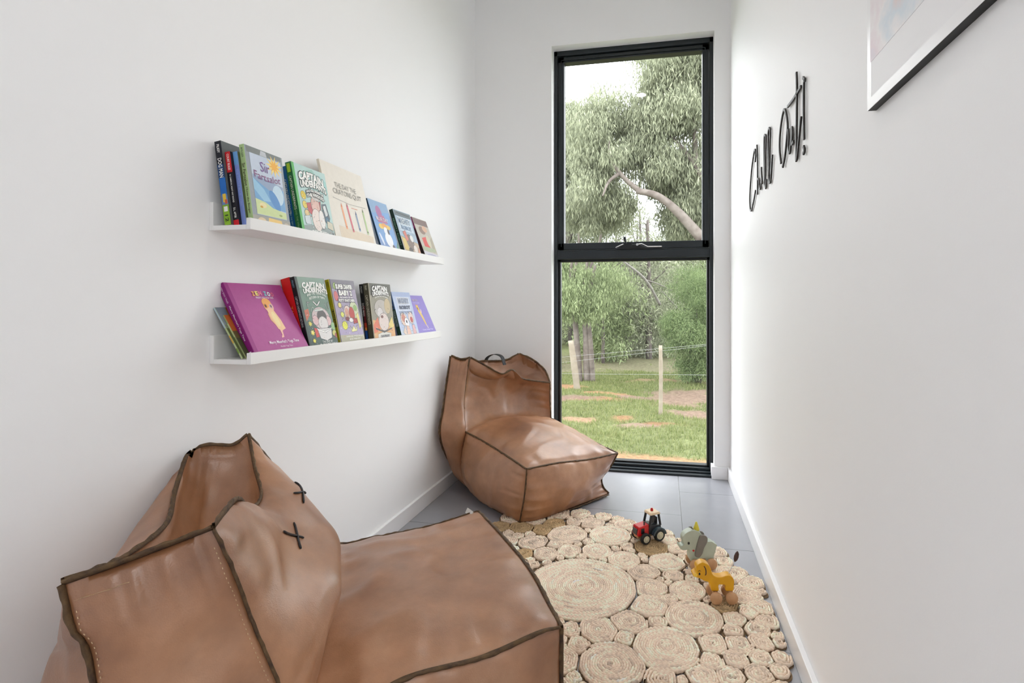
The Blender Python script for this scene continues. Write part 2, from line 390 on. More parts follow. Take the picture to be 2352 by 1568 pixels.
def book(kind, y0, w, h, t, lean, zs, cover, spine, label, cat='book', group='books on the picture ledges', art=(), text=(), stext=(), sart=(),
         xo=.102, hard=False, rz=0.0, hinge=None, ink=0):
    """y0: spine side along the shelf; xo: distance of the cover's foot from the wall; (u, v) on the cover run from its lower spine corner"""
    L = R(lean)
    root = empty(kind, (0, 0, 0)); tag(root, label, cat, group)
    u = Vector((0, 1, 0)); v = Vector((-math.sin(L), 0, math.cos(L))); n = Vector((math.cos(L), 0, math.sin(L)))
    M3 = Matrix((u, v, n)).transposed()
    root.matrix_world = Matrix.Translation((WL+xo, y0, zs+.012+t*math.sin(L)+.0004)) @ (Matrix.Rotation(rz, 4, 'Z') @ M3.to_4x4())
    ct = .0022 if hard else .0008
    ov = .003 if hard else .0
    mc, ms = flat(*cover), flat(*spine)
    c = MB()
    c.box((0, 0, -ct), (w, h, 0), mc); c.box((0, 0, -t), (w, h, -t+ct), mc); c.box((-.0006, 0, -t), (ct, h, 0), ms)
    if hinge: c.box((.0005, 0, -ct), (hinge[0], h, .0002), flat(*hinge[1]))
    c.build('cover', root, bevel=.0012 if hard else .0003, seg=3)
    p = MB(); p.box((ct, ov, -t+ct), (w-.0012-ov, h-.0008-ov, -ct), M_PAGES); p.build('page_block', root)
    if art:
        m = MB()
        for k, (pts, col) in enumerate(art):
            cl = [(min(max(x, 0), w), min(max(y, 0), h), .0003+.00002*k) for x, y in pts]
            m.add(cl, [tuple(range(len(cl)))], flat(*col))
            if ink and k >= ink:
                wl = .0007+.0003*(k % 3); gk = (58, 56, 58)
                for i_ in range(len(cl)):
                    p_, q_ = cl[i_][:2], cl[(i_+1) % len(cl)][:2]
                    if math.hypot(p_[0]-q_[0], p_[1]-q_[1]) > .0004: m.add([(x, y, .00031+.00002*k) for x, y in line(p_, q_, wl)], [(0, 1, 2, 3)], flat(*gk))
        if ink:                                             # fine pen scribble of the busy comic drawings
            q_ = random.Random(len(label)*7+int(w*1e4))
            for _ in range(70):
                x, y = q_.uniform(.1, .9)*w, q_.uniform(.06, .60)*h; a_ = q_.uniform(0, PI); l_ = q_.uniform(.002, .008)
                cl = [(x, y), (x+l_*math.cos(a_), y+l_*math.sin(a_)*.8)]; g_ = q_.choice(((70, 68, 70), (110, 104, 100), (236, 234, 230), (206, 150, 120), (150, 160, 150)))
                m.add([(min(max(px_, .001), w-.001), py_, .00112) for px_, py_ in line(cl[0], cl[1], q_.uniform(.0005, .0016))], [(0, 1, 2, 3)], flat(*g_))
        m.build('cover_artwork', root)
    if text:
        k = 0
        for (s, cx, cy, wd, ht, col, opt) in text:
            m = MB(); out = opt.get('outline')
            ks = dict(arc=opt.get('arc', 0), rot=opt.get('rot', 0))
            if out:
                V, Fc = text_at(s, cx, cy, wd+.004, ht+.004, .075, **ks)
                m.add([(x, y, .0013+.00002*k) for x, y in V], Fc, flat(*out)); k += 1
            V, Fc = text_at(s, cx, cy, wd, ht, opt.get('bold', .02), **ks)
            m.add([(x, y, .0014+.00002*k) for x, y in V], Fc, flat(*col)); k += 1
            m.build('cover_lettering', root)
    # spine side: local x = -0.0006, its width runs along z (0 .. -t), text reads downwards
    if sart:
        for k, (a0, a1, b0, b1, col) in enumerate(sart):
            m = MB(); xx = -.0008-.00005*k
            m.add([(xx, a0*h, -t*b0), (xx, a1*h, -t*b0), (xx, a1*h, -t*b1), (xx, a0*h, -t*b1)], [(0, 1, 2, 3)], flat(*col))
            m.build('spine_band', root)
    if stext:
        for k, (s, cv, length, ht, col) in enumerate(stext):
            m = MB()
            V, Fc = text_at(s, 0, 0, length*h, ht*t, .012)
            m.add([(-.0012-.00005*k, cv*h-x, -t/2+y) for x, y in V], Fc, flat(*col))
            m.build('spine_lettering', root)
    return root

def behind(xo, t, mine, lean):             # foot of a book standing flat behind another
    L = R(lean); return xo-(t+.0006-(t-mine)*math.sin(L)**2)/math.cos(L)
W_, K_ = (244, 244, 240), (24, 26, 28)
# ---- upper ledge: four leaning in a stack at the open end, spines out
zt, zb = ZT, ZB
LN = 8.5
X3 = behind(.102, .014, .013, LN); X2 = behind(X3, .013, .0155, LN); X1 = behind(X2, .0155, .0185, LN)
book('paperback_book', 1.113, .148, .216, .0185, LN, zt, (92, 98, 98), (16, 22, 34),
     'thick paperback with black, blue and lime spine, hindmost at the upper ledge open end', xo=X1,
     sart=[(0, .24, 0, 1, (132, 178, 40)), (.24, .36, 0, 1, (96, 128, 176)), (.36, .56, 0, 1, (28, 104, 186)), (.56, .72, 0, 1, (22, 60, 110)),
           (.27, .37, .25, .75, (226, 190, 60)), (.25, .30, .1, .5, (206, 96, 60)), (.16, .22, .2, .8, (236, 238, 230))],
     stext=[('DOG MAN', .68, .23, .62, W_), ('PILKEY', .91, .1, .4, W_), ('12', .08, .08, .5, K_)])
book('paperback_book', 1.121, .132, .190, .0155, LN, zt, (30, 26, 34), (18, 18, 28),
     'slim paperback with black spine and red band at its top, upper ledge', xo=X2,
     sart=[(.72, 1, 0, 1, (206, 30, 40)), (0, .075, 0, 1, (206, 30, 40))],
     stext=[('COURT RULES', .86, .22, .42, W_), ('M. CAMERON, RIGHT WAY ROUND', .5, .38, .34, W_), ('D.L. APTER', .17, .14, .4, W_)])
book('paperback_book', 1.129, .130, .192, .0130, LN, zt, (84, 96, 60), (122, 142, 208),
     'slim paperback with plain periwinkle blue spine, upper ledge', xo=X3,
     sart=[(.82, 1, 0, 1, (104, 158, 212))], stext=[('THE LITTLE BLUE ONES', .52, .5, .4, (150, 168, 224))])
book('picture_book', 1.137, .133, .213, .0140, LN, zt, (150, 158, 164), (170, 198, 138),
     'grey picture book with blue framed picture, yellow starburst and pale green spine', xo=.102,
     art=[([(0, 0), (.133, 0), (.133, .03), (0, .03)], (170, 168, 158)), ([(.006, .195), (.128, .2), (.128, .212), (.006, .212)], (128, 134, 132)),
          ([(.05, .197), (.075, .197), (.072, .21), (.055, .211)], (196, 200, 206)),
          ([(.016, .033), (.122, .033), (.124, .196), (.014, .196)], (196, 208, 224)),
          ([(.016, .09), (.122, .09), (.122, .125), (.016, .14)], (150, 168, 196)),
          ([(.016, .06), (.122, .055), (.122, .115), (.07, .105), (.016, .13)], (118, 168, 212)),
          ([(.016, .13), (.05, .105), (.07, .075), (.045, .072), (.016, .1)], (150, 196, 224)),
          (oval(.1, .098, .02, .028), (196, 220, 236)), (oval(.085, .08, .014, .03, rot=.5), (92, 146, 204)),
          ([(.016, .034), (.122, .034), (.122, .052), (.075, .058), (.05, .07), (.016, .075)], (206, 220, 160)),
          (oval(.04, .06, .012, .007), (236, 224, 170)), (oval(.034, .055, .005, .003), (206, 160, 60)), (oval(.1, .042, .006, .003), (150, 170, 100)),
          ([(.05, .006), (.105, .004), (.1, .027), (.054, .029)], (240, 206, 128)), (oval(.03, .014, .016, .012), (226, 206, 170)), (oval(.118, .012, .012, .012), (200, 190, 176)),
          (star(.098, .178, .031, .014, 11, .2), (240, 214, 130)), (star(.098, .178, .02, .009, 9, .5), (240, 178, 70))],
     text=[('Sir', .062, .166, .032, .027, (126, 88, 150), {'bold': .0}), ('Fartsalot', .068, .142, .092, .019, (140, 84, 132), {'bold': .0, 'arc': -.004})],
     stext=[('Sir Fartsalot', .63, .28, .62, (70, 60, 40)), ('Hunts the Booger', .31, .32, .5, (84, 74, 50)), ('BOLGER', .9, .12, .4, (90, 110, 80))])
book('paperback_book', 1.319, .136, .206, .0175, 11.0, zt, (40, 96, 140), (0, 84, 140),
     'paperback with plain dark blue spine, behind the green spined one on the upper ledge', xo=behind(.102, .019, .0175, 11.0),
     sart=[(0, .12, .55, 1, (12, 32, 60))], stext=[('CAPTAIN UNDERPANTS', .56, .5, .42, (206, 216, 216)), ('AND THE TIPPY TINKLE', .19, .3, .3, (150, 190, 206))])
book('paperback_book', 1.319, .152, .219, .0190, 11.0, zt, (182, 212, 208), (32, 108, 58),
     'pale teal comic book with dark green spine and black outlined white title', ink=3, xo=.102, hinge=(.0105, (92, 182, 96)),
     art=[([(.0105, 0), (.152, 0), (.152, .026), (.1, .04), (.05, .036), (.0105, .03)], (150, 162, 160)), ([(.04, .2), (.09, .216), (.1, .205), (.06, .19)], (150, 196, 184)),
          ([(.118, .205), (.15, .19), (.15, .15), (.128, .16)], (160, 206, 200)),
          (oval(.03, .124, .011, .013), (222, 196, 60)), (oval(.03, .095, .01, .012), (228, 206, 100)), (oval(.034, .07, .011, .011), (230, 206, 150)),
          ([(.038, .102), (.062, .108), (.07, .084), (.052, .068), (.04, .08)], (196, 96, 100)), ([(.09, .11), (.105, .12), (.1, .08), (.09, .085)], (170, 84, 86)),
          (oval(.078, .1, .02, .03), (226, 190, 178)), (oval(.085, .13, .02, .014), (206, 200, 196)), (oval(.075, .055, .022, .035), (236, 222, 214)), (oval(.1, .06, .014, .03), (238, 234, 230)),
          ([(.108, .11), (.13, .115), (.14, .07), (.128, .05), (.112, .055)], (92, 108, 118)), ([(.112, .105), (.126, .11), (.132, .08), (.12, .07)], (216, 222, 222)),
          (oval(.125, .062, .01, .012), (70, 110, 130)), ([(.02, .036), (.045, .036), (.045, .065), (.02, .06)], (206, 216, 220)), ([(.12, .036), (.148, .03), (.148, .055), (.122, .06)], (206, 200, 178)),
          (star(.142, .012, .012, .005, 5, 1.6), (50, 46, 44))],
     text=[('CAPTAIN', .078, .181, .112, .026, W_, {'arc': .009, 'outline': K_, 'bold': .05}), ('UNDERPANTS', .083, .157, .118, .022, W_, {'arc': .010, 'outline': K_, 'bold': .05}),
           ('and the wrath of', .084, .139, .078, .010, W_, {'arc': .008, 'outline': K_, 'bold': .03}), ('THE WICKED', .084, .125, .08, .011, W_, {'arc': .008, 'outline': K_, 'bold': .04}),
           ('DAV PILKEY', .08, .014, .075, .010, W_, {'arc': .004, 'bold': .04})],
     sart=[(.86, .98, .25, .8, (160, 196, 40))], stext=[('CAPTAIN UNDERPANTS', .58, .46, .42, (226, 232, 216)), ('AND THE WRATH', .2, .3, .3, (130, 180, 120))])
CR = lambda x, y, l, a, c, d: [([(x, y), (x+.009, y+.001), (x+.009-l*a, y+l), (x-l*a, y+l)], c), ([(x-l*a, y+l), (x+.009-l*a, y+l), (x+.0052-l*a, y+l+.014)], d), ([(x, y+.006), (x+.009, y+.006), (x+.009, y+.011), (x, y+.011)], d)]
book('picture_book', 1.480, .236, .279, .0090, 14.0, zt, (226, 220, 208), (220, 212, 196),
     'large cream picture book with four coloured crayons on its cover', hard=True, xo=.1,
     art=[([(.03, .018), (.22, .018), (.226, .045), (.03, .06)], (220, 204, 180)), ([(.03, .155), (.12, .146), (.215, .150), (.215, .152), (.12, .148), (.03, .157)], (160, 156, 148))]
     + CR(.068, .052, .078, .05, (232, 160, 116), (214, 130, 84)) + CR(.103, .046, .09, .07, (206, 92, 108), (164, 60, 74)) + CR(.144, .055, .06, .06, (130, 150, 178), (84, 98, 130)) + CR(.192, .05, .082, .05, (172, 198, 136), (104, 122, 78))
     + [([(.125, .134), (.16, .134), (.16, .1365), (.125, .1365)], (214, 140, 112))],
     text=[('THE DAY THE', .115, .205, .12, .018, (150, 148, 140), {'bold': .0}), ('CRAYONS QUIT', .12, .180, .16, .022, (140, 138, 130), {'bold': .0})])
book('picture_book', 1.747, .134, .207, .0070, 18.0, zt, (118, 162, 214), (30, 62, 92),
     'bright blue picture book with pink and yellow lettering and a white animal', xo=.102,
     art=[([(0, .15), (.134, .17), (.134, .207), (0, .207)], (136, 170, 206)), ([(0, 0), (.134, 0), (.134, .03), (0, .045)], (120, 150, 200)),
          (oval(.056, .16, .02, .028), (170, 110, 160)), ([(.03, .118), (.1, .118), (.085, .150), (.05, .15)], (184, 110, 150)), (oval(.045, .102, .018, .011), (232, 200, 96)), (oval(.09, .103, .022, .010), (222, 190, 90)), (oval(.068, .107, .02, .010), (226, 160, 80)),
          (oval(.075, .05, .026, .03), (236, 238, 242)), (oval(.07, .085, .015, .017), (238, 240, 244)), (oval(.086, .084, .007, .012), (76, 78, 84)), (oval(.077, .018, .012, .017), (232, 234, 238)), (oval(.095, .02, .009, .012), (90, 90, 96)), (oval(.022, .048, .007, .026, rot=.3), (214, 226, 244)),
          ([(.11, .0), (.134, 0), (.134, .05), (.12, .03)], (86, 140, 120))],
     text=[('BLUE DAY', .066, .132, .086, .015, (228, 214, 222), {'bold': .03})])
book('paperback_book', 1.922, .145, .195, .0160, 17.5, zt, (160, 182, 200), (18, 44, 34),
     'paperback with dark green spine, pale blue title panel and a grey figure, upper ledge', ink=3, xo=.102,
     art=[([(.004, .17), (.141, .17), (.141, .192), (.004, .192)], (104, 116, 120)), ([(.02, .182), (.13, .18), (.13, .183), (.02, .185)], (60, 66, 70)), ([(.012, .105), (.132, .105), (.132, .168), (.012, .168)], (196, 212, 226)),
          ([(.002, 0), (.143, 0), (.143, .06), (.002, .08)], (196, 176, 150)), ([(.01, .02), (.05, .02), (.04, .07), (.01, .08)], (214, 190, 110)), (oval(.075, .06, .03, .034), (128, 112, 102)), (oval(.095, .078, .015, .016), (224, 224, 222)),
          ([(.03, .1), (.055, .11), (.065, .07), (.045, .06)], (206, 120, 104)), (oval(.06, .02, .018, .014), (90, 80, 74)), (oval(.105, .03, .016, .02), (226, 216, 206)), ([(.115, .0), (.143, 0), (.143, .045), (.125, .03)], (206, 150, 120))],
     text=[('MIGHTY', .07, .15, .1, .026, (92, 122, 152), {'bold': .03, 'outline': W_}), ('ROBOT', .074, .121, .084, .018, (120, 148, 178), {'bold': .03})],
     stext=[('MIGHTY ROBOT', .5, .6, .42, (120, 170, 140))])
book('paperback_book', 2.106, .140, .198, .0150, 21.0, zt, (196, 190, 178), (60, 22, 34),
     'paperback with maroon spine and red splash, at the window end of the upper ledge', xo=.102,
     art=[([(.002, .165), (.138, .165), (.138, .196), (.002, .196)], (134, 116, 112)), (oval(.06, .14, .03, .02), (150, 128, 116)), (oval(.09, .15, .024, .016), (214, 176, 150)), ([(.03, .1), (.075, .11), (.085, .05), (.06, .035), (.03, .06)], (216, 90, 84)),
          (oval(.09, .09, .02, .03), (206, 200, 176)), ([(.1, .035), (.136, .04), (.136, .12), (.11, .1)], (178, 170, 150)), ([(.002, 0), (.138, 0), (.138, .028), (.002, .036)], (206, 204, 212)), (oval(.07, .018, .045, .008), (178, 176, 196)),
          ([(.002, .04), (.05, .035), (.13, .04), (.13, .055), (.002, .06)], (176, 186, 156))],
     sart=[(.72, 1, 0, 1, (128, 40, 92)), (0, .2, 0, 1, (40, 26, 24))], stext=[('RICKY', .86, .2, .4, (214, 160, 190))])
# ---- lower ledge
book('paperback_book', 1.116, .150, .152, .0045, 33.0, zb, (120, 128, 110), (176, 190, 140), 'thin grey and orange paperback slumped furthest back at the open end of the lower ledge', xo=.088,
     art=[([(.0, .1), (.03, .1), (.03, .152), (0, .152)], (128, 140, 150)), ([(.022, .06), (.15, .06), (.15, .152), (.03, .152)], (196, 116, 40)), ([(0, 0), (.15, 0), (.15, .06), (0, .09)], (74, 84, 44))],
     sart=[(.6, 1, 0, 1, (176, 196, 206)), (.3, .45, 0, 1, (196, 160, 70)), (.1, .2, 0, 1, (110, 140, 50))])
book('paperback_book', 1.124, .150, .128, .0040, 32.0, zb, (88, 76, 40), (150, 160, 110), 'thin brown and green paperback right behind the purple hardback', xo=.092,
     art=[([(0, .08), (.15, .08), (.15, .128), (0, .128)], (170, 84, 30)), ([(0, 0), (.15, 0), (.15, .05), (0, .06)], (58, 62, 34))], sart=[(.5, .8, 0, 1, (196, 206, 150))])
zen = [('Z', (236, 170, 96)), ('E', (240, 222, 120)), ('N', (236, 130, 160)), ('Z', (110, 196, 206)), ('O', (236, 236, 240)), ('O', (226, 110, 140))]
book('hardback_book', 1.140, .205, .210, .0205, 27.8, zb, (172, 74, 142), (132, 22, 110), 'large bright purple hardback with a small orange and cream animal on its cover', hard=True, xo=.1025, hinge=(.014, (150, 46, 124)),
     art=[(oval(.119, .139, .017, .019, rot=.25), (236, 190, 150)), (oval(.117, .150, .016, .015), (240, 170, 90)), (oval(.109, .14, .007, .008), (226, 150, 84)), (oval(.128, .139, .007, .008), (214, 170, 170)), (oval(.109, .14, .0035, .005), (90, 60, 40)), (oval(.128, .139, .003, .0045), (120, 100, 96)),
          ([(.107, .127), (.131, .127), (.142, .095), (.146, .068), (.135, .064), (.128, .06), (.118, .068), (.11, .095)], (238, 196, 152)), (oval(.125, .098, .009, .024, rot=.12), (238, 216, 160)), ([(.122, .07), (.13, .06), (.126, .042), (.117, .040), (.118, .045), (.122, .048)], (240, 186, 170)), ([(.107, .118), (.112, .095), (.116, .085), (.113, .083), (.105, .095), (.104, .115)], (232, 180, 136))],
     text=[(ch, .083+.0125*i+(.006 if i > 2 else 0), .180-.0012*abs(i-2), .0105, .014, col, {'bold': .05}) for i, (ch, col) in enumerate(zen)]
     + [('MINDFUL KIDS YOGA TALES', .118, .1655, .064, .0062, (240, 226, 240), {'bold': .0}), ("Merry Meerkat's Yoga Time", .118, .027, .112, .0125, (246, 236, 246), {'bold': .012}), ('Mindful Yoga Tales', .119, .0135, .046, .0058, (236, 214, 232), {'bold': .0})],
     sart=[(.02, .06, .35, .65, (236, 220, 236))], stext=[("Merry Meerkat's Yoga Time", .45, .48, .32, (238, 220, 238)), ('ZEN ZOO TALES', .84, .22, .22, (222, 190, 218))])
book('paperback_book', 1.350, .140, .219, .0300, 14.5, zb, (150, 24, 24), (206, 22, 20), 'thick paperback with bright red spine behind the purple hardback', xo=behind(.102, .015, .030, 14.5),
     stext=[('TALES', .5, .2, .3, (230, 150, 60))])
book('hardback_book', 1.350, .136, .225, .0150, 14.5, zb, (110, 138, 122), (16, 18, 20), 'grey green comic book with black spine, white title and yellow bursts', ink=3, xo=.102, hard=True, hinge=(.011, (70, 84, 78)),
     art=[([(.011, 0), (.148, 0), (.148, .07), (.011, .09)], (84, 104, 98)), ([(.011, .085), (.03, .105), (.03, .125), (.011, .12)], (196, 110, 84)), ([(.011, .19), (.148, .2), (.148, .224), (.011, .224)], (140, 166, 150)),
          (oval(.08, .094, .042, .036), (206, 190, 190)), (oval(.052, .088, .014, .016), (220, 186, 188)), (oval(.112, .085, .014, .016), (222, 190, 190)), (oval(.085, .1, .022, .02), (92, 88, 86)), (oval(.085, .078, .022, .022), (224, 220, 218)),
          ([(.05, .062), (.118, .062), (.112, .03), (.085, .022), (.058, .03)], (224, 222, 220)), ([(.048, .066), (.06, .058), (.085, .053), (.11, .058), (.122, .068), (.118, .058), (.085, .047), (.053, .055)], (244, 244, 242)),
          (line((.058, .148), (.074, .134), .0045), W_), (line((.09, .149), (.074, .134), .0045), W_), ([(.057, .122), (.098, .126), (.098, .119), (.057, .115)], (206, 212, 206)),
          (line((.03, .146), (.03, .128), .003), (186, 196, 188)), (line((.03, .145), (.042, .144), .003), (186, 196, 188)), (line((.044, .13), (.04, .115), .003), (178, 190, 180)), (line((.112, .142), (.12, .12), .003), (170, 186, 174)), (line((.128, .145), (.124, .125), .003), (178, 192, 182)),
          (star(.024, .078, .011, .005, 7), (232, 222, 110)), (star(.026, .05, .012, .006, 7), (232, 222, 110)), (star(.026, .025, .011, .005, 7), (226, 220, 90)), ([(.036, .066), (.05, .062), (.054, .036), (.038, .034)], (206, 84, 78)),
          (oval(.13, .066, .012, .014), (150, 190, 136)), (oval(.128, .044, .011, .01), (206, 206, 120)), (oval(.137, .036, .01, .009), (176, 84, 80))],
     text=[('CAPTAIN', .076, .197, .104, .019, W_, {'arc': .004, 'bold': .05}), ('UNDERPANTS', .081, .179, .112, .016, W_, {'arc': .006, 'bold': .05}), ('AND THE TERRIFYING', .081, .166, .09, .008, (226, 232, 226), {'arc': .008, 'bold': .02}), ('RETURN OF TIPPY', .081, .156, .074, .008, (226, 232, 226), {'arc': .006, 'bold': .02}),
           ('THE EPIC BY', .085, .019, .05, .008, (210, 214, 210), {'bold': .02}), ('DAV PILKEY', .088, .0075, .082, .0125, W_, {'bold': .06})],
     stext=[('CAPTAIN UNDERPANTS RETURNS', .52, .42, .5, (170, 182, 176)), ('PILKEY', .9, .1, .34, (120, 160, 180))])
book('paperback_book', 1.500, .134, .222, .0160, 12.0, zb, (166, 156, 178), (168, 164, 20), 'grey lilac comic book with mustard yellow spine', ink=3, xo=.102, hinge=(.004, (60, 44, 80)),
     art=[([(.004, .19), (.134, .19), (.134, .221), (.004, .221)], (134, 130, 140)), ([(.004, .03), (.134, .03), (.134, .1), (.004, .06)], (176, 164, 196)), ([(.004, 0), (.134, 0), (.134, .03), (.004, .035)], (186, 184, 160)),
          (oval(.02, .166, .011, .017), (206, 110, 112)), (oval(.022, .2, .009, .012), (170, 196, 120)), (star(.03, .135, .011, .008, 8), (228, 216, 130)), (star(.035, .103, .011, .008, 8), (220, 224, 110)), (star(.038, .066, .016, .013, 10), (228, 230, 80)),
          (oval(.066, .108, .02, .026), (226, 206, 196)), (oval(.062, .108, .01, .017), (214, 160, 140)), (oval(.058, .088, .011, .007), (120, 44, 50)), (oval(.105, .118, .024, .03), (206, 214, 176)), (oval(.112, .125, .01, .01), (150, 186, 110)), (oval(.088, .105, .015, .024), (184, 66, 56)), ([(.09, .09), (.115, .088), (.112, .072), (.088, .07)], (170, 44, 44)),
          ([(.11, .1), (.125, .11), (.13, .06), (.118, .05)], (228, 216, 140)), ([(.066, .065), (.074, .05), (.084, .064), (.094, .05), (.104, .066), (.1, .045), (.07, .042)], (236, 232, 170)), (oval(.078, .083, .012, .008), (236, 234, 234))],
     text=[('SUPER DIAPER', .070, .198, .092, .017, W_, {'bold': .05, 'outline': (84, 80, 92)}), ('BABY 2', .072, .177, .072, .019, W_, {'bold': .05, 'outline': (84, 80, 92)}), ('the invasion of the', .072, .162, .07, .006, W_, {'bold': .02}), ('POTTY SNATCHERS', .072, .151, .088, .010, W_, {'bold': .04, 'outline': (84, 80, 92)}),
           ('another epic novel by George', .078, .028, .09, .006, W_, {'bold': .02}), ('and Harold', .078, .019, .06, .006, W_, {'bold': .02}), ('DAV PILKEY', .07, .008, .06, .008, (190, 196, 120), {'bold': .03})],
     sart=[(0, 1, 0, .14, (232, 220, 150)), (.28, .55, .2, .7, (60, 60, 20))], stext=[('PILKEY', .92, .08, .4, (90, 80, 20)), ('SUPER DIAPER BABY 2', .45, .34, .4, (196, 190, 60))])
book('paperback_book', 1.692, .136, .212, .0150, 7.0, zb, (16, 16, 18), (14, 14, 16), 'paperback with black spine, dark red middle and blue foot, beside the mustard spined comic', xo=behind(.102, .020, .0150, 7.0),
     sart=[(0, .2, .1, .75, (16, 70, 140)), (.2, .33, .1, .7, (180, 56, 30)), (.33, .62, .1, .6, (96, 18, 22)), (.2, .25, .2, .6, (210, 150, 60))], stext=[('DOG MAN', .56, .22, .5, (190, 190, 186)), ('PILKEY', .9, .12, .34, (170, 170, 166))])
book('hardback_book', 1.692, .152, .215, .0200, 7.0, zb, (150, 146, 128), (76, 74, 58), 'beige and orange comic book with dark olive spine', ink=3, xo=.102, hard=True, hinge=(.006, (170, 164, 140)),
     art=[([(.006, .17), (.152, .17), (.152, .214), (.006, .214)], (96, 96, 84)), ([(.006, 0), (.152, 0), (.152, .06), (.006, .08)], (226, 176, 120)), ([(.006, .06), (.04, .09), (.05, .04), (.006, .03)], (224, 120, 88)), (oval(.07, .12, .046, .035), (186, 180, 172)), (oval(.06, .105, .02, .02), (214, 208, 206)), (oval(.08, .07, .035, .034), (222, 206, 200)),
          (oval(.115, .13, .022, .03), (196, 178, 140)), ([(.11, .06), (.14, .09), (.148, .05), (.12, .04)], (226, 206, 120)), (oval(.07, .09, .008, .005), (120, 70, 64)), ([(.03, .012), (.12, .012), (.122, .026), (.075, .034), (.03, .026)], (220, 218, 210)), ([(.02, .045), (.075, .03), (.13, .042), (.13, .046), (.075, .036), (.02, .05)], (90, 84, 74))],
     text=[('CAPTAIN', .072, .193, .104, .020, W_, {'arc': .005, 'bold': .05, 'outline': K_}), ('UNDERPANTS', .076, .174, .112, .017, W_, {'arc': .006, 'bold': .05, 'outline': K_}), ('and the big bad battle', .078, .160, .09, .008, W_, {'arc': .007, 'bold': .02}), ('DAV PILKEY', .078, .017, .06, .010, (90, 100, 110), {'bold': .03})],
     stext=[('CAPTAIN UNDERPANTS', .55, .5, .5, (190, 186, 166)), ('PILKEY', .92, .08, .34, (206, 202, 180))])
book('paperback_book', 1.894, .150, .191, .0170, 15.0, zb, (184, 198, 226), (22, 60, 46), 'pale blue paperback with dark green spine and grey boxed title, lower ledge', ink=3, xo=.102,
     art=[([(.002, .172), (.148, .172), (.148, .19), (.002, .19)], (164, 180, 214)), ([(.024, .11), (.132, .11), (.132, .17), (.024, .17)], (206, 214, 232)), ([(.002, 0), (.148, 0), (.148, .03), (.002, .03)], (196, 206, 222)), (oval(.05, .075, .026, .028), (226, 200, 186)), (oval(.048, .08, .014, .016), (210, 140, 124)), (oval(.068, .06, .018, .022), (236, 234, 238)), (oval(.067, .065, .005, .006), (60, 66, 80)), (oval(.11, .08, .022, .026), (228, 206, 200)), (oval(.112, .072, .010, .012), (196, 76, 70)),
          ([(.05, .0), (.085, 0), (.078, .045), (.056, .05)], (230, 190, 170)), ([(.1, 0), (.13, 0), (.126, .05), (.106, .05)], (224, 178, 180)), ([(.02, .02), (.05, .0), (.045, .05)], (226, 206, 190))]
     + [(line((.03+.012*i, .108), (.032+.012*i, .096+.008*(i % 2)), .003), (84, 84, 96)) for i in range(9)],
     text=[('MIGHTY', .08, .153, .09, .024, (120, 132, 158), {'bold': .05, 'outline': W_}), ('ROBOT', .08, .125, .09, .016, (76, 86, 110), {'bold': .05})],
     sart=[(.62, 1, 0, 1, (70, 100, 150)), (.25, .6, .2, .8, (120, 140, 140))], stext=[('MIGHTY ROBOT', .45, .5, .4, (30, 40, 40))])
book('picture_book', 2.046, .172, .192, .0060, 24.0, zb, (150, 136, 208), (92, 86, 170), 'lavender picture book with a small yellow animal, at the window end of the lower ledge', xo=.102,
     art=[(oval(.083, .13, .011, .015, rot=.2), (226, 196, 96)), (oval(.08, .128, .005, .007), (150, 110, 70)), ([(.074, .116), (.094, .118), (.102, .09), (.106, .055), (.1, .042), (.095, .05), (.086, .085)], (228, 198, 120)), (oval(.102, .115, .004, .012, rot=-.4), (232, 200, 206)), ([(.099, .05), (.106, .05), (.112, .032), (.103, .03)], (206, 190, 206)), ([(.07, .142), (.076, .15), (.08, .142)], (226, 160, 80)), ([(.088, .142), (.094, .15), (.096, .14)], (226, 160, 80))],
     text=[('ZEN ZOO', .084, .168, .05, .010, (206, 190, 190), {'bold': .02}), ('MINDFUL KIDS', .084, .155, .06, .005, (220, 212, 240), {'bold': .0}), ('Cheeky Cheetah Tales', .096, .025, .1, .009, (226, 216, 246), {'bold': .01}), ('Mindful Yoga', .1, .011, .04, .005, (220, 210, 240), {'bold': .0})])

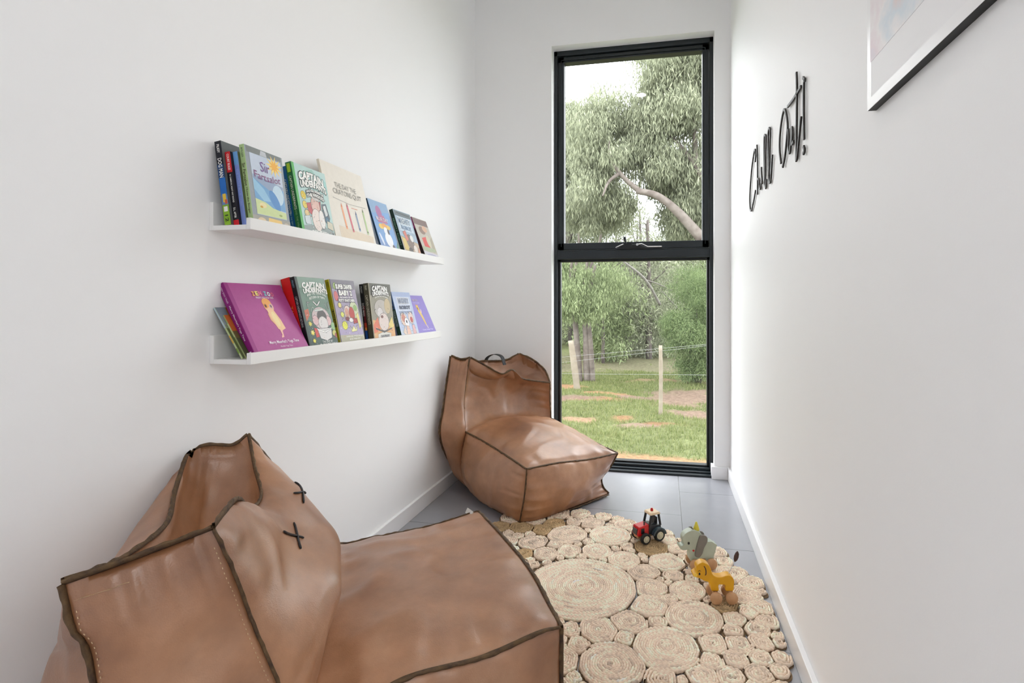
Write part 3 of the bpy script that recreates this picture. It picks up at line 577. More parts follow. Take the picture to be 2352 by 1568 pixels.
# ------------------------------------------------------------------ bean bags
NP = 44
def wrinkle(P, seed):
    q = Vector((P[0]*3.1+seed, P[1]*3.1, P[2]*3.1))
    a = mnoise.noise(q)*.010
    q2 = Vector((P[0]*7.5, P[1]*7.5+seed, P[2]*7.5))
    r = 1-abs(mnoise.noise(q2))*2.0
    return a+.0060*max(0, r)**2
class Bag:
    def __init__(s, center): s.c = np.asarray(center, float); s.edges = {}; s.patches = {}
    def edge(s, a, b, *mid):
        """edge between named corners through mid points"""
        s.edges[(a, b)] = spline([s.p[a], *mid, s.p[b]], NP)
    def e(s, a, b): return s.edges[(a, b)] if (a, b) in s.edges else s.edges[(b, a)][::-1]
    def chain(s, *names):
        if len(names) == 2: return s.e(*names)
        pts = np.vstack([s.e(names[i], names[i+1])[(1 if i else 0):] for i in range(len(names)-1)])
        L = np.r_[0, np.cumsum(np.linalg.norm(np.diff(pts, axis=0), axis=1))]; t = np.linspace(0, L[-1], NP+1)
        return np.stack([np.interp(t, L, pts[:, k]) for k in range(3)], 1)
    def patch(s, key, bottom, top, left, right, bulge, seed=0, gather=.0050, power=.55, shape=None):
        B, Tp, Lf, Rt = [s.chain(*x) for x in (bottom, top, left, right)]
        u = np.linspace(0, 1, NP+1); U, V = np.meshgrid(u, u)       # [v, u]
        U3, V3 = U[..., None], V[..., None]
        S = (1-V3)*B[None]+V3*Tp[None]+(1-U3)*Lf[:, None]+U3*Rt[:, None] \
            - ((1-U3)*(1-V3)*B[0]+U3*(1-V3)*B[-1]+(1-U3)*V3*Tp[0]+U3*V3*Tp[-1])
        N = np.cross(np.gradient(S, axis=1), np.gradient(S, axis=0)); N /= np.linalg.norm(N, axis=2, keepdims=True)+1e-9
        flip = np.dot(N[NP//2, NP//2], S[NP//2, NP//2]-s.c) < 0
        if flip: N = -N
        w = (16*U*(1-U)*V*(1-V))**power
        D = bulge*w
        if shape is not None: D = D+shape(U, V)
        edge_d = np.minimum(np.minimum(U, 1-U), np.minimum(V, 1-V))
        for i in range(NP+1):
            for j in range(NP+1):
                if edge_d[i, j] > 0:
                    D[i, j] += wrinkle(S[i, j], seed)*min(1, edge_d[i, j]*6)
        if gather:
            ph = np.array([mnoise.noise(Vector((k*.13, seed*3.7, 0)))*5 for k in range(NP+1)])
            ds = lambda d: np.exp(-d/.075)*np.minimum(1, d*18)
            D += gather*(np.sin(U*34+ph[None, :])*(ds(V)+ds(1-V))+np.sin(V*30+ph[:, None])*(ds(U)+ds(1-U)))
        S = S+N*D[..., None]
        S[..., 0] = np.maximum(S[..., 0], WL+.018); S[..., 1] = np.minimum(S[..., 1], WB-.02); S[..., 2] = np.maximum(S[..., 2], .004)
        s.patches[key] = (S, flip)
        return S
    def mesh(s, name, keys, parent, mt=None):
        vs = []; fs = []; o = 0; n = NP+1
        for k in keys:
            S, flip = s.patches[k]; vs.append(S.reshape(-1, 3))
            i, j = np.meshgrid(np.arange(NP), np.arange(NP), indexing='ij'); a = (i*n+j).ravel()
            q = np.stack([a, a+1, a+n+1, a+n], 1)
            if flip: q = q[:, ::-1]
            fs.append(q+o); o += n*n
        me_o = np_mesh(name, np.vstack(vs), np.vstack(fs), mt or M_LEATHER, parent, True)
        bm = bmesh.new(); bm.from_mesh(me_o.data); bmesh.ops.remove_doubles(bm, verts=bm.verts, dist=.0004); bm.to_mesh(me_o.data); bm.free()
        return me_o
    def seam(s, parent, *names, h=.0062, th=.0026, seed=0, lift=.002, name='seam'):
        P = s.chain(*names); n = len(P)
        O = P-s.c; Tn = np.gradient(P, axis=0); Tn /= np.linalg.norm(Tn, axis=1, keepdims=True)
        O -= Tn*np.sum(O*Tn, 1)[:, None]; O /= np.linalg.norm(O, axis=1, keepdims=True); S = np.cross(Tn, O)
        sub = 3; t = np.linspace(0, n-1, (n-1)*sub+1); f = lambda A: np.stack([np.interp(t, np.arange(n), A[:, k]) for k in range(3)], 1)
        P, O, S = f(P), f(O), f(S)
        L = np.r_[0, np.cumsum(np.linalg.norm(np.diff(P, axis=0), axis=1))]
        ring = [(-.3, -1), (.35, -1), (1.0, -.75), (1.0, .75), (.35, 1), (-.3, 1)]
        vs = []
        for i in range(len(P)):
            w1 = mnoise.noise(Vector((L[i]*55, seed, 0)))*.003; w2 = mnoise.noise(Vector((L[i]*38, seed+9, 0)))*.0022
            for a, b in ring:
                q = P[i]+O[i]*(a*(h+w2)+lift)+S[i]*(b*th+w1*max(a, 0)); vs.append((max(q[0], WL+.0165), min(q[1], WB-.018), max(q[2], .003)))
        k = len(ring); fs = []
        for i in range(len(P)-1):
            for q in range(k): fs.append((i*k+q, i*k+(q+1) % k, (i+1)*k+(q+1) % k, (i+1)*k+q))
        return np_mesh(name, np.array(vs), np.array(fs), M_SEAM, parent, True)
    def locate(s, key, uu, vv):
        """point and normal of a patch nearest to the seen position"""
        S, flip = s.patches[key]; a, b = project(S)
        Nn = np.cross(np.gradient(S, axis=1), np.gradient(S, axis=0))*(-1 if flip else 1)
        away = np.sum(Nn*(S-np.array([0, 0, EYE])), 2) > 0
        k = np.argmin((a-uu)**2+(b-vv)**2+away*1e5)
        i, j = np.unravel_index(k, a.shape); i = min(max(i, 1), NP-1); j = min(max(j, 1), NP-1)
        du = S[i, j+1]-S[i, j-1]; dv = S[i+1, j]-S[i-1, j]; n = np.cross(du, dv); n /= np.linalg.norm(n)
        return S[i, j], (-n if flip else n)
    def strand(s, parent, key, p, q, mid, rad=.0024):
        pts = []
        for t in np.linspace(0, 1, 9):
            q2 = (1-t)**2*np.array(p)+2*t*(1-t)*np.array(mid)+t*t*np.array(q); A, na = s.locate(key, *q2)
            pts.append(A+na*rad*.8)
        tt = np.linspace(0, 1, 9); pf = np.stack([np.polyval(np.polyfit(tt, np.array(pts)[:, k], 3), np.linspace(0, 1, 15)) for k in range(3)], 1)
        m = MB(); m.tube(pf, [rad*.6]+[rad]*13+[rad*.6], M_CORD, 8)
        return m.build('cross_stitch', parent, True)

def make_bag(name, label, p, center, mids, bulge, seed):
    B = Bag(center); B.p = {k: np.asarray(v, float) for k, v in p.items()}
    for (a, b) in [('SN', 'FN'), ('FN', 'FF'), ('FF', 'SF'), ('SN', 'SF'), ('FN', 'fn'), ('FF', 'ff'), ('fn', 'ff'), ('SN', 'sn'), ('sn', 'fn'), ('SF', 'sf'), ('sf', 'ff'),
                   ('SN', 'EN'), ('SF', 'EF'), ('EN', 'EF'), ('EN', 'KN'), ('EF', 'KF'), ('KN', 'KF'), ('KN', 'kn'), ('KF', 'kf'), ('kn', 'sn'), ('kf', 'sf'), ('kn', 'kf'), ('sn', 'sf')]:
        B.edge(a, b, *[np.asarray(m, float) for m in mids.get((a, b), [])])
    g = bulge
    B.patch('seat_top', ('SN', 'FN'), ('SF', 'FF'), ('SN', 'SF'), ('FN', 'FF'), g['seat_top'], seed+1)
    B.patch('seat_front', ('fn', 'ff'), ('FN', 'FF'), ('fn', 'FN'), ('ff', 'FF'), g['seat_front'], seed+2, .008)
    B.patch('seat_near', ('sn', 'fn'), ('SN', 'FN'), ('sn', 'SN'), ('fn', 'FN'), g['seat_near'], seed+3)
    B.patch('seat_far', ('sf', 'ff'), ('SF', 'FF'), ('sf', 'SF'), ('ff', 'FF'), g['seat_far'], seed+4)
    B.patch('seat_base', ('sn', 'fn'), ('sf', 'ff'), ('sn', 'sf'), ('fn', 'ff'), 0, seed+5, 0)
    B.patch('front', ('SN', 'SF'), ('EN', 'EF'), ('SN', 'EN'), ('SF', 'EF'), g['front'], seed+6, .005, shape=g.get('front_shape'))
    B.patch('near', ('kn', 'sn'), ('KN', 'EN'), ('kn', 'KN'), ('sn', 'SN', 'EN'), g['near'], seed+7)
    B.patch('far', ('kf', 'sf'), ('KF', 'EF'), ('kf', 'KF'), ('sf', 'SF', 'EF'), g['far'], seed+8)
    B.patch('top', ('EN', 'EF'), ('KN', 'KF'), ('EN', 'KN'), ('EF', 'KF'), g['top'], seed+9, .002, shape=g.get('top_shape'))
    B.patch('back', ('kn', 'kf'), ('KN', 'KF'), ('kn', 'KN'), ('kf', 'KF'), g['back'], seed+10, .002)
    B.patch('base', ('kn', 'kf'), ('sn', 'sf'), ('kn', 'sn'), ('kf', 'sf'), 0, seed+11, 0)
    root = empty(name, tuple(np.append(np.mean([B.p[k][:2] for k in ('fn', 'ff', 'sn', 'sf', 'kn', 'kf')], axis=0), 0)))
    tag(root, label, 'bean bag chair', 'tan leather bean bag chairs')
    inv = Matrix.Translation(-root.location)
    st = B.mesh('seat', ['seat_top', 'seat_front', 'seat_near', 'seat_far', 'seat_base'], root)
    bk = B.mesh('backrest', ['front', 'near', 'far', 'top', 'back', 'base'], root)
    k = 0
    for a in [('SN', 'FN'), ('FN', 'FF'), ('FF', 'SF'), ('FN', 'fn'), ('FF', 'ff'), ('fn', 'ff'), ('sn', 'fn')]: B.seam(st, *a, seed=k*5+seed); k += 1
    for a in [('SN', 'EN'), ('SF', 'EF'), ('EN', 'EF'), ('EN', 'KN'), ('EF', 'KF'), ('KN', 'KF'), ('KN', 'kn'), ('KF', 'kf')]: B.seam(bk, *a, seed=k*5+seed); k += 1
    return B, root, st, bk
def settle(root):
    """parts were laid out in room coordinates: make them relative to the thing's base"""
    for ch in root.children: ch.location = Vector(ch.location)-root.location

# near bag: back against the left wall, facing the window end
pA = dict(FN=at(1285, 1440, 1.032), FF=at(1096, 1174, 1.60), SN=at(700, 1735, .81), SF=(-.895, 1.220, .375),
          EN=at(490, 1213, .775), EF=at(570, 1000, 1.30), KN=at(146, 1340, .70), KF=at(435, 1037, 1.235))
pA['fn'] = (pA['FN'][0]+.0, pA['FN'][1]+.0, .012); pA['ff'] = (pA['FF'][0], pA['FF'][1], .012)
pA['sn'] = (-.56, .74, .01); pA['sf'] = (-.91, 1.23, .01); pA['kn'] = (-.70, .565, .01); pA['kf'] = (-1.04, 1.06, .01)
mA = {('EN', 'EF'): [at(515, 1180, .83), at(546, 1150, .93), at(575, 1172, 1.04), at(600, 1140, 1.13), at(584, 1075, 1.22)],
      ('KN', 'KF'): [at(225, 1312, .76), at(300, 1275, .86), at(385, 1205, .99), at(405, 1130, 1.12)],
      ('EN', 'KN'): [at(380, 1255, .755), at(260, 1300, .725)],
      ('EF', 'KF'): [at(535, 1024, 1.285), at(478, 1024, 1.26)],
      ('SN', 'EN'): [at(640, 1570, .805), at(585, 1440, .80), at(540, 1320, .785)],
      ('KN', 'kn'): [at(172, 1440, .70), at(222, 1575, .705)],
      ('FN', 'FF'): [at(1262, 1398, 1.09), at(1215, 1310, 1.24), at(1150, 1230, 1.43)],
      ('SN', 'FN'): [at(900, 1568, .90), at(1100, 1508, .965), at(1230, 1452, 1.012)],
      ('FF', 'SF'): [at(980, 1210, 1.555), at(860, 1234, 1.49), at(770, 1250, 1.44)],
      ('SN', 'SF'): [at(726, 1420, 1.06)]}
gA = dict(seat_top=.022, seat_front=.035, seat_near=.03, seat_far=.03, front=.038, near=.025, far=.03, top=-.10, back=.17,
          front_shape=lambda U, V: .058*np.exp(-((V-.26)/.24)**2)*np.exp(-((U-.42)/.36)**2)*(1-np.exp(-V*13))*(1-np.exp(-U*13))*(1-np.exp(-8*(1-U)))+.030*np.exp(-((U-.74)/.25)**2-((V-.60)/.28)**2)*np.sin(PI*U))
BA, rA, stA, bkA = make_bag('bean_bag_chair', 'big tan leather bean bag chair in the foreground, backed onto the left wall', pA, (-.80, .88, .30), mA, gA, 3.0)
for pts in (((672, 1200), (690, 1265), (683, 1232)), ((648, 1222), (698, 1238), (672, 1231)), ((684, 1097), (698, 1155), (693, 1126)), ((676, 1132), (706, 1130), (691, 1131))):
    BA.strand(bkA, 'front', *pts)
# pale stitching beside two seams of the near side panel
S_, fl_ = BA.patches['near']
for line_ in ([S_[i, 2] for i in range(6, NP-1)], [S_[NP-2, j] for j in range(2, 18)], [S_[i, NP-2] for i in range(10, NP)]):
    L_ = spline(line_, 120); m = MB()
    for i in range(0, 118, 2):
        d_ = (L_[i]-BA.c); d_ /= np.linalg.norm(d_); m.tube([L_[i]+d_*.0015, L_[i]*.35+L_[i+1]*.65+d_*.0015], .0006, M_STITCH, 5)
    m.build('stitching', bkA)
lb = MB(); q = at(1078, 1176, 1.60); lb.box((-.02, -.0008, -.008), (.02, .0008, .008), M_LABEL, Matrix.Translation(q) @ Matrix.Rotation(2.4, 4, 'Z') @ Matrix.Rotation(.5, 4, 'X')); tag(lb.build('care_label', stA), 'white label')
settle(rA)

# far bag, in the corner by the window
pB = dict(FN=at(1210, 1076, 2.235), FF=at(1417, 1040, 2.56), SN=at(1070, 991, 2.60), SF=at(1264, 960, 2.92),
          EN=at(1080, 822, 2.66), EF=at(1262, 880, 2.90), KN=on_x(1036, 818, -1.085), KF=at(1192, 813, 2.93))
pB['fn'] = on_z(1193, 1199, .012); pB['ff'] = on_z(1397, 1134, .012)
pB['sn'] = on_z(1086, 1128, .012); pB['sf'] = (-.62, 2.86, .01); pB['kn'] = (-1.085, 2.62, .03); pB['kf'] = (-.95, 2.90, .01)
mB = {('EN', 'EF'): [at(1110, 838, 2.68), at(1152, 860, 2.70), at(1176, 850, 2.74), at(1192, 868, 2.79), at(1228, 876, 2.86)],
      ('KN', 'KF'): [at(1075, 832, 2.72), at(1110, 830, 2.82), at(1160, 828, 2.90)],
      ('EN', 'KN'): [at(1060, 826, 2.67)],
      ('EF', 'KF'): [at(1250, 850, 2.915), at(1222, 826, 2.925)],
      ('SN', 'EN'): [at(1066, 930, 2.63), at(1072, 870, 2.645)],
      ('SF', 'EF'): [at(1262, 920, 2.91)],
      ('KN', 'kn'): [on_x(1020, 930, -1.09), on_x(1013, 1010, -1.09)],
      ('SN', 'sn'): [at(1062, 1040, 2.60), at(1064, 1090, 2.61)],
      ('FN', 'fn'): [at(1204, 1140, 2.225)], ('FF', 'ff'): [at(1400, 1072, 2.57), at(1381, 1096, 2.59), at(1384, 1118, 2.60)],
      ('SN', 'FN'): [at(1110, 1012, 2.52), at(1165, 1046, 2.36)], ('FF', 'SF'): [at(1370, 1018, 2.66), at(1310, 985, 2.80)],
      ('FN', 'FF'): [at(1280, 1062, 2.33), at(1350, 1054, 2.45)],
      ('SN', 'SF'): [at(1110, 972, 2.66), at(1160, 960, 2.74), at(1215, 958, 2.84)], ('fn', 'ff'): [on_z(1240, 1192, .012), on_z(1330, 1160, .012)], ('sn', 'fn'): [on_z(1130, 1162, .012)]}
gB = dict(seat_top=.05, seat_front=.04, seat_near=.05, seat_far=.03, front=.06, near=.03, far=.02, top=-.07, back=.0, front_shape=lambda U, V: -.035*np.exp(-((U-.62)/.12)**2)*np.clip((V-.5)*2, 0, 1)**1.5)
BB, rB, stB, bkB = make_bag('bean_bag_chair', 'tan leather bean bag chair with a black handle, in the corner beside the window', pB, (-.82, 2.62, .28), mB, gB, 11.0)
for pts in (((1114, 882), (1138, 890), (1126, 886)), ((1120, 890), (1136, 882), (1127, 886)), ((1199, 884), (1228, 890), (1213, 886)), ((1205, 892), (1222, 884), (1214, 887))):
    BB.strand(bkB, 'front', *pts, rad=.003)
hp = spline([at(1114, 838, 2.84), at(1119, 822, 2.84), at(1135, 814, 2.84), at(1152, 819, 2.84), at(1159, 838, 2.84)], 20)
m = MB(); rows = []
for i, P in enumerate(hp):
    for dy, dn in ((-.014, 0), (.014, 0), (.014, .0025), (-.014, .0025)):
        rows.append((P[0]+dy*.35, P[1]+dy, P[2]+dn))
m.add(rows, [(i*4+q, i*4+(q+1) % 4, (i+1)*4+(q+1) % 4, (i+1)*4+q) for i in range(20) for q in range(4)], M_STRAP)
tag(m.build('carry_handle', bkB, True), 'black webbing handle')
settle(rB)

# ------------------------------------------------------------------ jute rug of coiled rounds
def jute_mat():
    m = mat('jute_rope', srgb(206, 186, 154), .85, spec=.15); t = NT(m)
    at_ = t.n('ShaderNodeVertexColor'); at_.layer_name = 'Col'
    n = t.noise(t.obj(), 130, 4, .7); r = t.ramp(n.outputs['Fac'], [(.22, (.66, .58, .48, 1)), (.42, (1, .985, .96, 1)), (.8, (1.12, 1.1, 1.08, 1))])
    mx = t.n('ShaderNodeMixRGB', blend_type='MULTIPLY'); mx.inputs['Fac'].default_value = .8
    t.l(at_.outputs['Color'], mx.inputs[1]); t.l(r.outputs['Color'], mx.inputs[2]); t.l(mx.outputs[0], t.b.inputs['Base Color'])
    n2 = t.noise(t.obj(), 420, 3); t.bump(n2.outputs['Fac'], .6, .003)
    return m
M_JUTE = jute_mat()
RUG0 = (1040, 1150, 3.015)
def rugpt(x, y): return on_z(RUG0[0]+x/RUG0[2], RUG0[1]+y/RUG0[2], .008)
named = [(900, 600, 378, 1), (1670, 830, 196, 1), (1475, 1010, 226, 1), (1135, 1108, 226, 1), (1360, 735, 122, 1), (1010, 895, 126, 1), (1235, 835, 118, .95), (1620, 640, 124, 1.02), (1385, 620, 108, .95), (1335, 520, 100, .93),
         (1410, 845, 58, 1), (1195, 945, 62, .98), (905, 990, 75, 1), (812, 890, 66, 1), (770, 1110, 140, .98), (1460, 1185, 100, 1), (1702, 1165, 106, 1), (1790, 1000, 94, 1), (1770, 1088, 80, 1), (1955, 1000, 86, 1),
         (2125, 980, 78, .98), (1940, 1080, 88, 1), (2125, 1092, 84, .98), (1905, 1190, 96, 1), (2095, 1195, 92, .95), (1942, 825, 78, .97), (1915, 905, 64, 1), (2100, 878, 84, .98), (2205, 842, 72, .96), (1872, 742, 80, .68),
         (2150, 755, 78, 1), (2030, 790, 66, 1), (1200, 420, 112, 1.0), (1480, 430, 118, 1.04), (640, 368, 86, .96), (810, 348, 84, 1), (1020, 325, 108, 1), (1080, 252, 146, 1.03), (800, 235, 130, .95), (1372, 322, 112, .72),
         (500, 372, 66, .86), (560, 290, 90, .9), (1495, 690, 58, 1), (2020, 650, 110, 1.0), (2080, 575, 80, .98), (1930, 520, 110, 1.02), (1800, 360, 70, 1), (1760, 420, 62, 1), (960, 160, 80, .93), (700, 160, 70, .84), (480, 190, 80, .72), (340, 185, 70, .7), (600, 200, 66, .8), (1180, 175, 70, 1.0), (1290, 240, 60, 1), (1500, 290, 60, 1.02), (1560, 330, 60, 1.04), (1640, 360, 60, 1.0), (860, 150, 50, .9)]
discs = []
def dist_ok(x, y): return min([math.hypot(x-a, y-b)-r for a, b, r, _ in discs] or [9])
for x, y, hw, tone in named:
    c = rugpt(x, y); e = rugpt(x+hw, y); discs.append([c[0], c[1], math.hypot(e[0]-c[0], e[1]-c[1]), tone])
for _ in range(60):                         # ease overlaps of the measured rounds
    for i in range(len(discs)):
        for j in range(i):
            a, b_ = discs[i], discs[j]; d = math.hypot(a[0]-b_[0], a[1]-b_[1]); ov = a[2]+b_[2]-d
            if ov > 0:
                if ov > .02: a[2] -= ov*.06*(a[2] < b_[2]); b_[2] -= ov*.06*(b_[2] <= a[2])
                ux, uy = (a[0]-b_[0])/(d+1e-9), (a[1]-b_[1])/(d+1e-9); wa = b_[2]/(a[2]+b_[2])
                a[0] += ux*ov*.5*wa; a[1] += uy*ov*.5*wa; b_[0] -= ux*ov*.5*(1-wa); b_[1] -= uy*ov*.5*(1-wa)
for a in discs: a[0] = min(a[0], .335-a[2])
outline = [(-.66, 2.24), (-.5, 2.31), (-.24, 2.33), (.0, 2.20), (.10, 2.12), (.22, 2.08), (.235, 1.96), (.29, 1.88), (.335, 1.80), (.335, 1.55), (.29, 1.40), (.30, 1.02), (-.30, .98), (-.52, 1.35), (-.70, 1.60), (-.68, 2.0)]
def inside(x, y):
    r_ = False; n = len(outline)
    for i in range(n):
        (x1, y1), (x2, y2) = outline[i], outline[(i+1) % n]
        if (y1 > y) != (y2 > y) and x < (x2-x1)*(y-y1)/(y2-y1)+x1: r_ = not r_
    return r_
rr_ = random.Random(12)
for rmin, tries in ((.034, 9000), (.022, 9000), (.014, 16000)):
    for _ in range(tries):
        x, y = rr_.uniform(-.74, .34), rr_.uniform(.96, 2.34)
        if not inside(x, y): continue
        r = min(dist_ok(x, y), .046, .338-x)
        if r >= rmin: discs.append([x, y, r, rr_.uniform(.94, 1.04)])
for _ in range(3):                          # let every round swell until it meets its neighbours
    for a in discs:
        o_ = min(math.hypot(a[0]-q[0], a[1]-q[1])-q[2] for q in discs if q is not a); a[2] = max(a[2], min(o_+.0015, a[2]+.006, .341-a[0]))
def radii(i, th):
    x, y, r, _ = discs[i]; lim = np.full(len(th), min(r*1.4, r+.03)); c_, s_ = np.cos(th), np.sin(th)
    for j, (x2, y2, r2, _) in enumerate(discs):
        if j == i: continue
        dx, dy = x2-x, y2-y; d = math.hypot(dx, dy)
        if d > r*1.3+r2*1.3+.06: continue
        k = (d*d+r*r-r2*r2)/(2*d); cs = (c_*dx+s_*dy)/d
        lim = np.where(cs > .05, np.minimum(lim, np.maximum(k+.0012, r*.5)/np.maximum(cs, .05)), lim)
    lim = np.where(x+lim*c_ > .343, np.minimum(lim, (.343-x)/np.maximum(c_, .05)), lim)
    return lim
rv, rf, rc = [], [], []; base = 0
rope = .0068
for di, (cx, cy, r, tone) in enumerate(discs):
    turns = max(1.0, r/rope-.1); r0 = rope*.45; n = max(14, int(2*PI*turns*(r*.5+.004)/.0036))
    s_ = np.linspace(0, 1, n); ang = 2*PI*turns*np.sqrt(s_)*1.0; rad = np.maximum((r-rope*.5)*np.sqrt(s_), .0005)
    ph = rr_.uniform(0, 6.28); A_ = ang+ph
    arc = np.r_[0, np.cumsum(np.hypot(np.diff(rad), rad[1:]*np.diff(ang)))]
    th_ = np.linspace(0, 2*PI, 73); rt = radii(di, th_); rt = np.convolve(np.r_[rt[-3:-1], rt, rt[1:3]], [.1, .2, .4, .2, .1], 'valid')
    rad = rad*(np.interp(A_ % (2*PI), th_, rt)/r)
    br = np.sin(arc/.0125*2*PI)
    jig = RNG.normal(0, .0005, n)
    m_ = 7; q = np.linspace(0, 2*PI, m_, endpoint=False)
    hw_ = rope*.56*(1+.08*br); hh = .0060*(1+.16*br)*rr_.uniform(.97, 1.04)
    dome = .0015*np.cos(np.clip(rad/r, 0, 1)*PI*.5)
    rad2 = rad[:, None]+jig[:, None]+hw_[:, None]*np.cos(q+.5*br[:, None])
    z = .0082+dome[:, None]+hh[:, None]*np.sin(q+.5*br[:, None])
    X = cx+rad2*np.cos(A_)[:, None]; Y_ = cy+rad2*np.sin(A_)[:, None]
    rv.append(np.stack([X, Y_, np.maximum(z, .001)], 2).reshape(-1, 3))
    i, j = np.meshgrid(np.arange(n-1), np.arange(m_), indexing='ij'); a = (i*m_+j).ravel(); b_ = (i*m_+(j+1) % m_).ravel()
    rf.append(np.stack([a, a+m_, b_+m_, b_], 1)+base); base += n*m_
    tn = np.array([.98, .82, .675])*tone*rr_.uniform(.96, 1.04)
    if tone < .9: tn = np.array([.62, .45, .26])*(tone+.14)
    strand_tone_shade = (1+.06*br)*(1+.11*np.repeat(RNG.normal(0, 1, n//9+1), 9)[:n])  # shade between plaits put into the colour, plus random strand tone
    rc.append((tn[None, None]*strand_tone_shade[:, None, None]*np.ones((1, m_, 1))).reshape(-1, 3))
    tb = np.linspace(0, 2*PI, 24, endpoint=False); rb = radii(di, tb)*.97           # woven backing under each round
    ring = np.stack([np.minimum(cx+rb*np.cos(tb), .344), cy+rb*np.sin(tb), np.full(24, .004)], 1); low = ring.copy(); low[:, 2] = .001
    rv.append(np.vstack([ring, low, [[cx, cy, .004]]])); jj = np.arange(24); kk = (jj+1) % 24
    rf.append(np.vstack([np.stack([jj, kk, np.full(24, 48), np.full(24, 48)], 1)[:, [0, 1, 2, 2]]*0+np.stack([jj, kk, kk+24, jj+24], 1), np.stack([jj[::2], (jj[::2]+1) % 24, (jj[::2]+2) % 24, np.full(12, 48)], 1)])+base); base += 49
    rc.append(np.tile(np.array([[.34, .24, .15]]), (49, 1)))
rug = np_mesh('jute_rug', np.vstack(rv), np.vstack(rf), M_JUTE, None, True)
ca = rug.data.color_attributes.new('Col', 'FLOAT_COLOR', 'POINT'); cc = np.ones((base, 4), np.float32); cc[:, :3] = np.clip(np.vstack(rc), 0, 1); ca.data.foreach_set('color', cc.ravel())
tag(rug, 'natural jute rug of many coiled rope rounds on the slate floor', 'rug')

# ------------------------------------------------------------------ toys on the rug
M_RED = mat_noise('red_toy_paint', srgb(206, 24, 30), srgb(190, 18, 26), 40, .3); M_BLACK = mat_noise('black_toy_paint', srgb(24, 26, 32), srgb(34, 36, 42), 40, .35)
M_SLATE = mat_noise('slate_toy_paint', srgb(66, 84, 94), srgb(58, 74, 84), 40, .35); M_CREAM = mat_noise('bare_pale_wood', srgb(236, 214, 184), srgb(224, 198, 164), 30, .5)
M_RUBBER = mat_noise('black_rubber', srgb(20, 22, 24), srgb(30, 32, 34), 80, .7); M_HUB = mat_noise('pale_wood_hub', srgb(206, 200, 178), srgb(190, 184, 160), 40, .5)
M_WHEEL = mat_noise('beech_wheel', srgb(206, 164, 124), srgb(186, 142, 102), 35, .5); M_WOOD = mat_noise('toy_beech', srgb(196, 150, 100), srgb(170, 124, 80), 35, .5)
M_YEL = mat_noise('yellow_toy_paint', srgb(226, 168, 10), srgb(214, 156, 6), 30, .4); M_YEL2 = mat_noise('pale_yellow_paint', srgb(244, 208, 84), srgb(236, 196, 70), 30, .45)
M_SAGE = mat_noise('sage_grey_paint', srgb(184, 194, 178), srgb(174, 184, 168), 30, .45); M_EAR = mat_noise('dark_grey_paint', srgb(128, 124, 118), srgb(116, 112, 106), 30, .5)
M_HATY = mat_noise('lemon_paint', srgb(214, 200, 66), srgb(204, 190, 56), 30, .45); M_BROWN = mat_noise('brown_felt', srgb(84, 60, 54), srgb(66, 46, 42), 90, .8)
RZ = .0165
def wheel_m(mb, r, w, m1, prof=None, M=None):
    mb.lathe(prof or [(0, -w/2), (r*.86, -w/2), (r, -w/2+r*.14), (r, w/2-r*.14), (r*.86, w/2), (0, w/2)], 28, m1, M)
RX = Matrix.Rotation(PI/2, 4, 'X')
# tractor: +x forward, +y its left
fwd = math.atan2(-.60, -.80)
tr = empty('toy_tractor', (-.064, 2.108, RZ), fwd); tr.scale = (.97, .97, .95); tag(tr, 'small red and black toy tractor with a beige roof on the rug', 'toy')
m = MB(); m.box((-.052, -.017, .020), (.058, .017, .031), M_WOOD); m.build('chassis', tr, bevel=.003)
m = MB(); m.prism([(.006, .030), (.060, .030), (.063, .036), (.058, .066), (.054, .069), (.006, .073)], -.021, .021, M_RED, RX); m.build('hood', tr, bevel=.003)
m = MB(); m.box((.0595, -.015, .036), (.0635, .015, .06), M_BLACK, Matrix.Identity(4)); m.box((.030, -.0222, .040), (.046, -.0212, .062), M_BLACK); m.box((.030, .0212, .040), (.046, .0222, .062), M_BLACK); m.build('grille', tr)
m = MB(); m.tube([(.025, .012, .07), (.025, .012, .086)], .003, M_BLACK, 10); m.build('exhaust_pipe', tr)
cab = MB()
cab.prism([(-.052, .030), (.008, .030), (.008, .074), (-.052, .060)], -.024, .024, M_BLACK, RX); cb = cab.build('cab', tr, bevel=.002)
for px, tx in ((.004, -.006), (-.050, -.042)):
    for sy in (-1, 1):
        m = MB(); m.tube([(px, sy*.021, .062), (tx, sy*.019, .110)], .0052, M_BLACK, 8); m.build('pillar', tr)
m = MB(); m.prism([(-.022, .074), (-.004, .074), (-.008, .108), (-.026, .108)], -.016, -.012, M_BLACK, RX); m.build('door_panel', cb)
m = MB(); m.box((-.040, -.014, .058), (-.014, .014, .07), M_BLACK); m.box((-.042, -.014, .066), (-.034, .014, .094), M_BLACK); m.build('driver_seat', tr, bevel=.003)
m = MB(); m.prism([(-.048, .108), (0, .108), (.002, .113), (-.004, .119), (-.044, .119), (-.05, .113)], -.024, .024, M_CREAM, RX); rf_ = m.build('roof', tr, bevel=.003)
m = MB(); m.lathe([(0, .131), (.004, .130), (.0058, .125), (.006, .118), (0, .118)], 18, M_RED, Matrix.Translation((-.022, 0, 0))); m.build('beacon', tr, True)
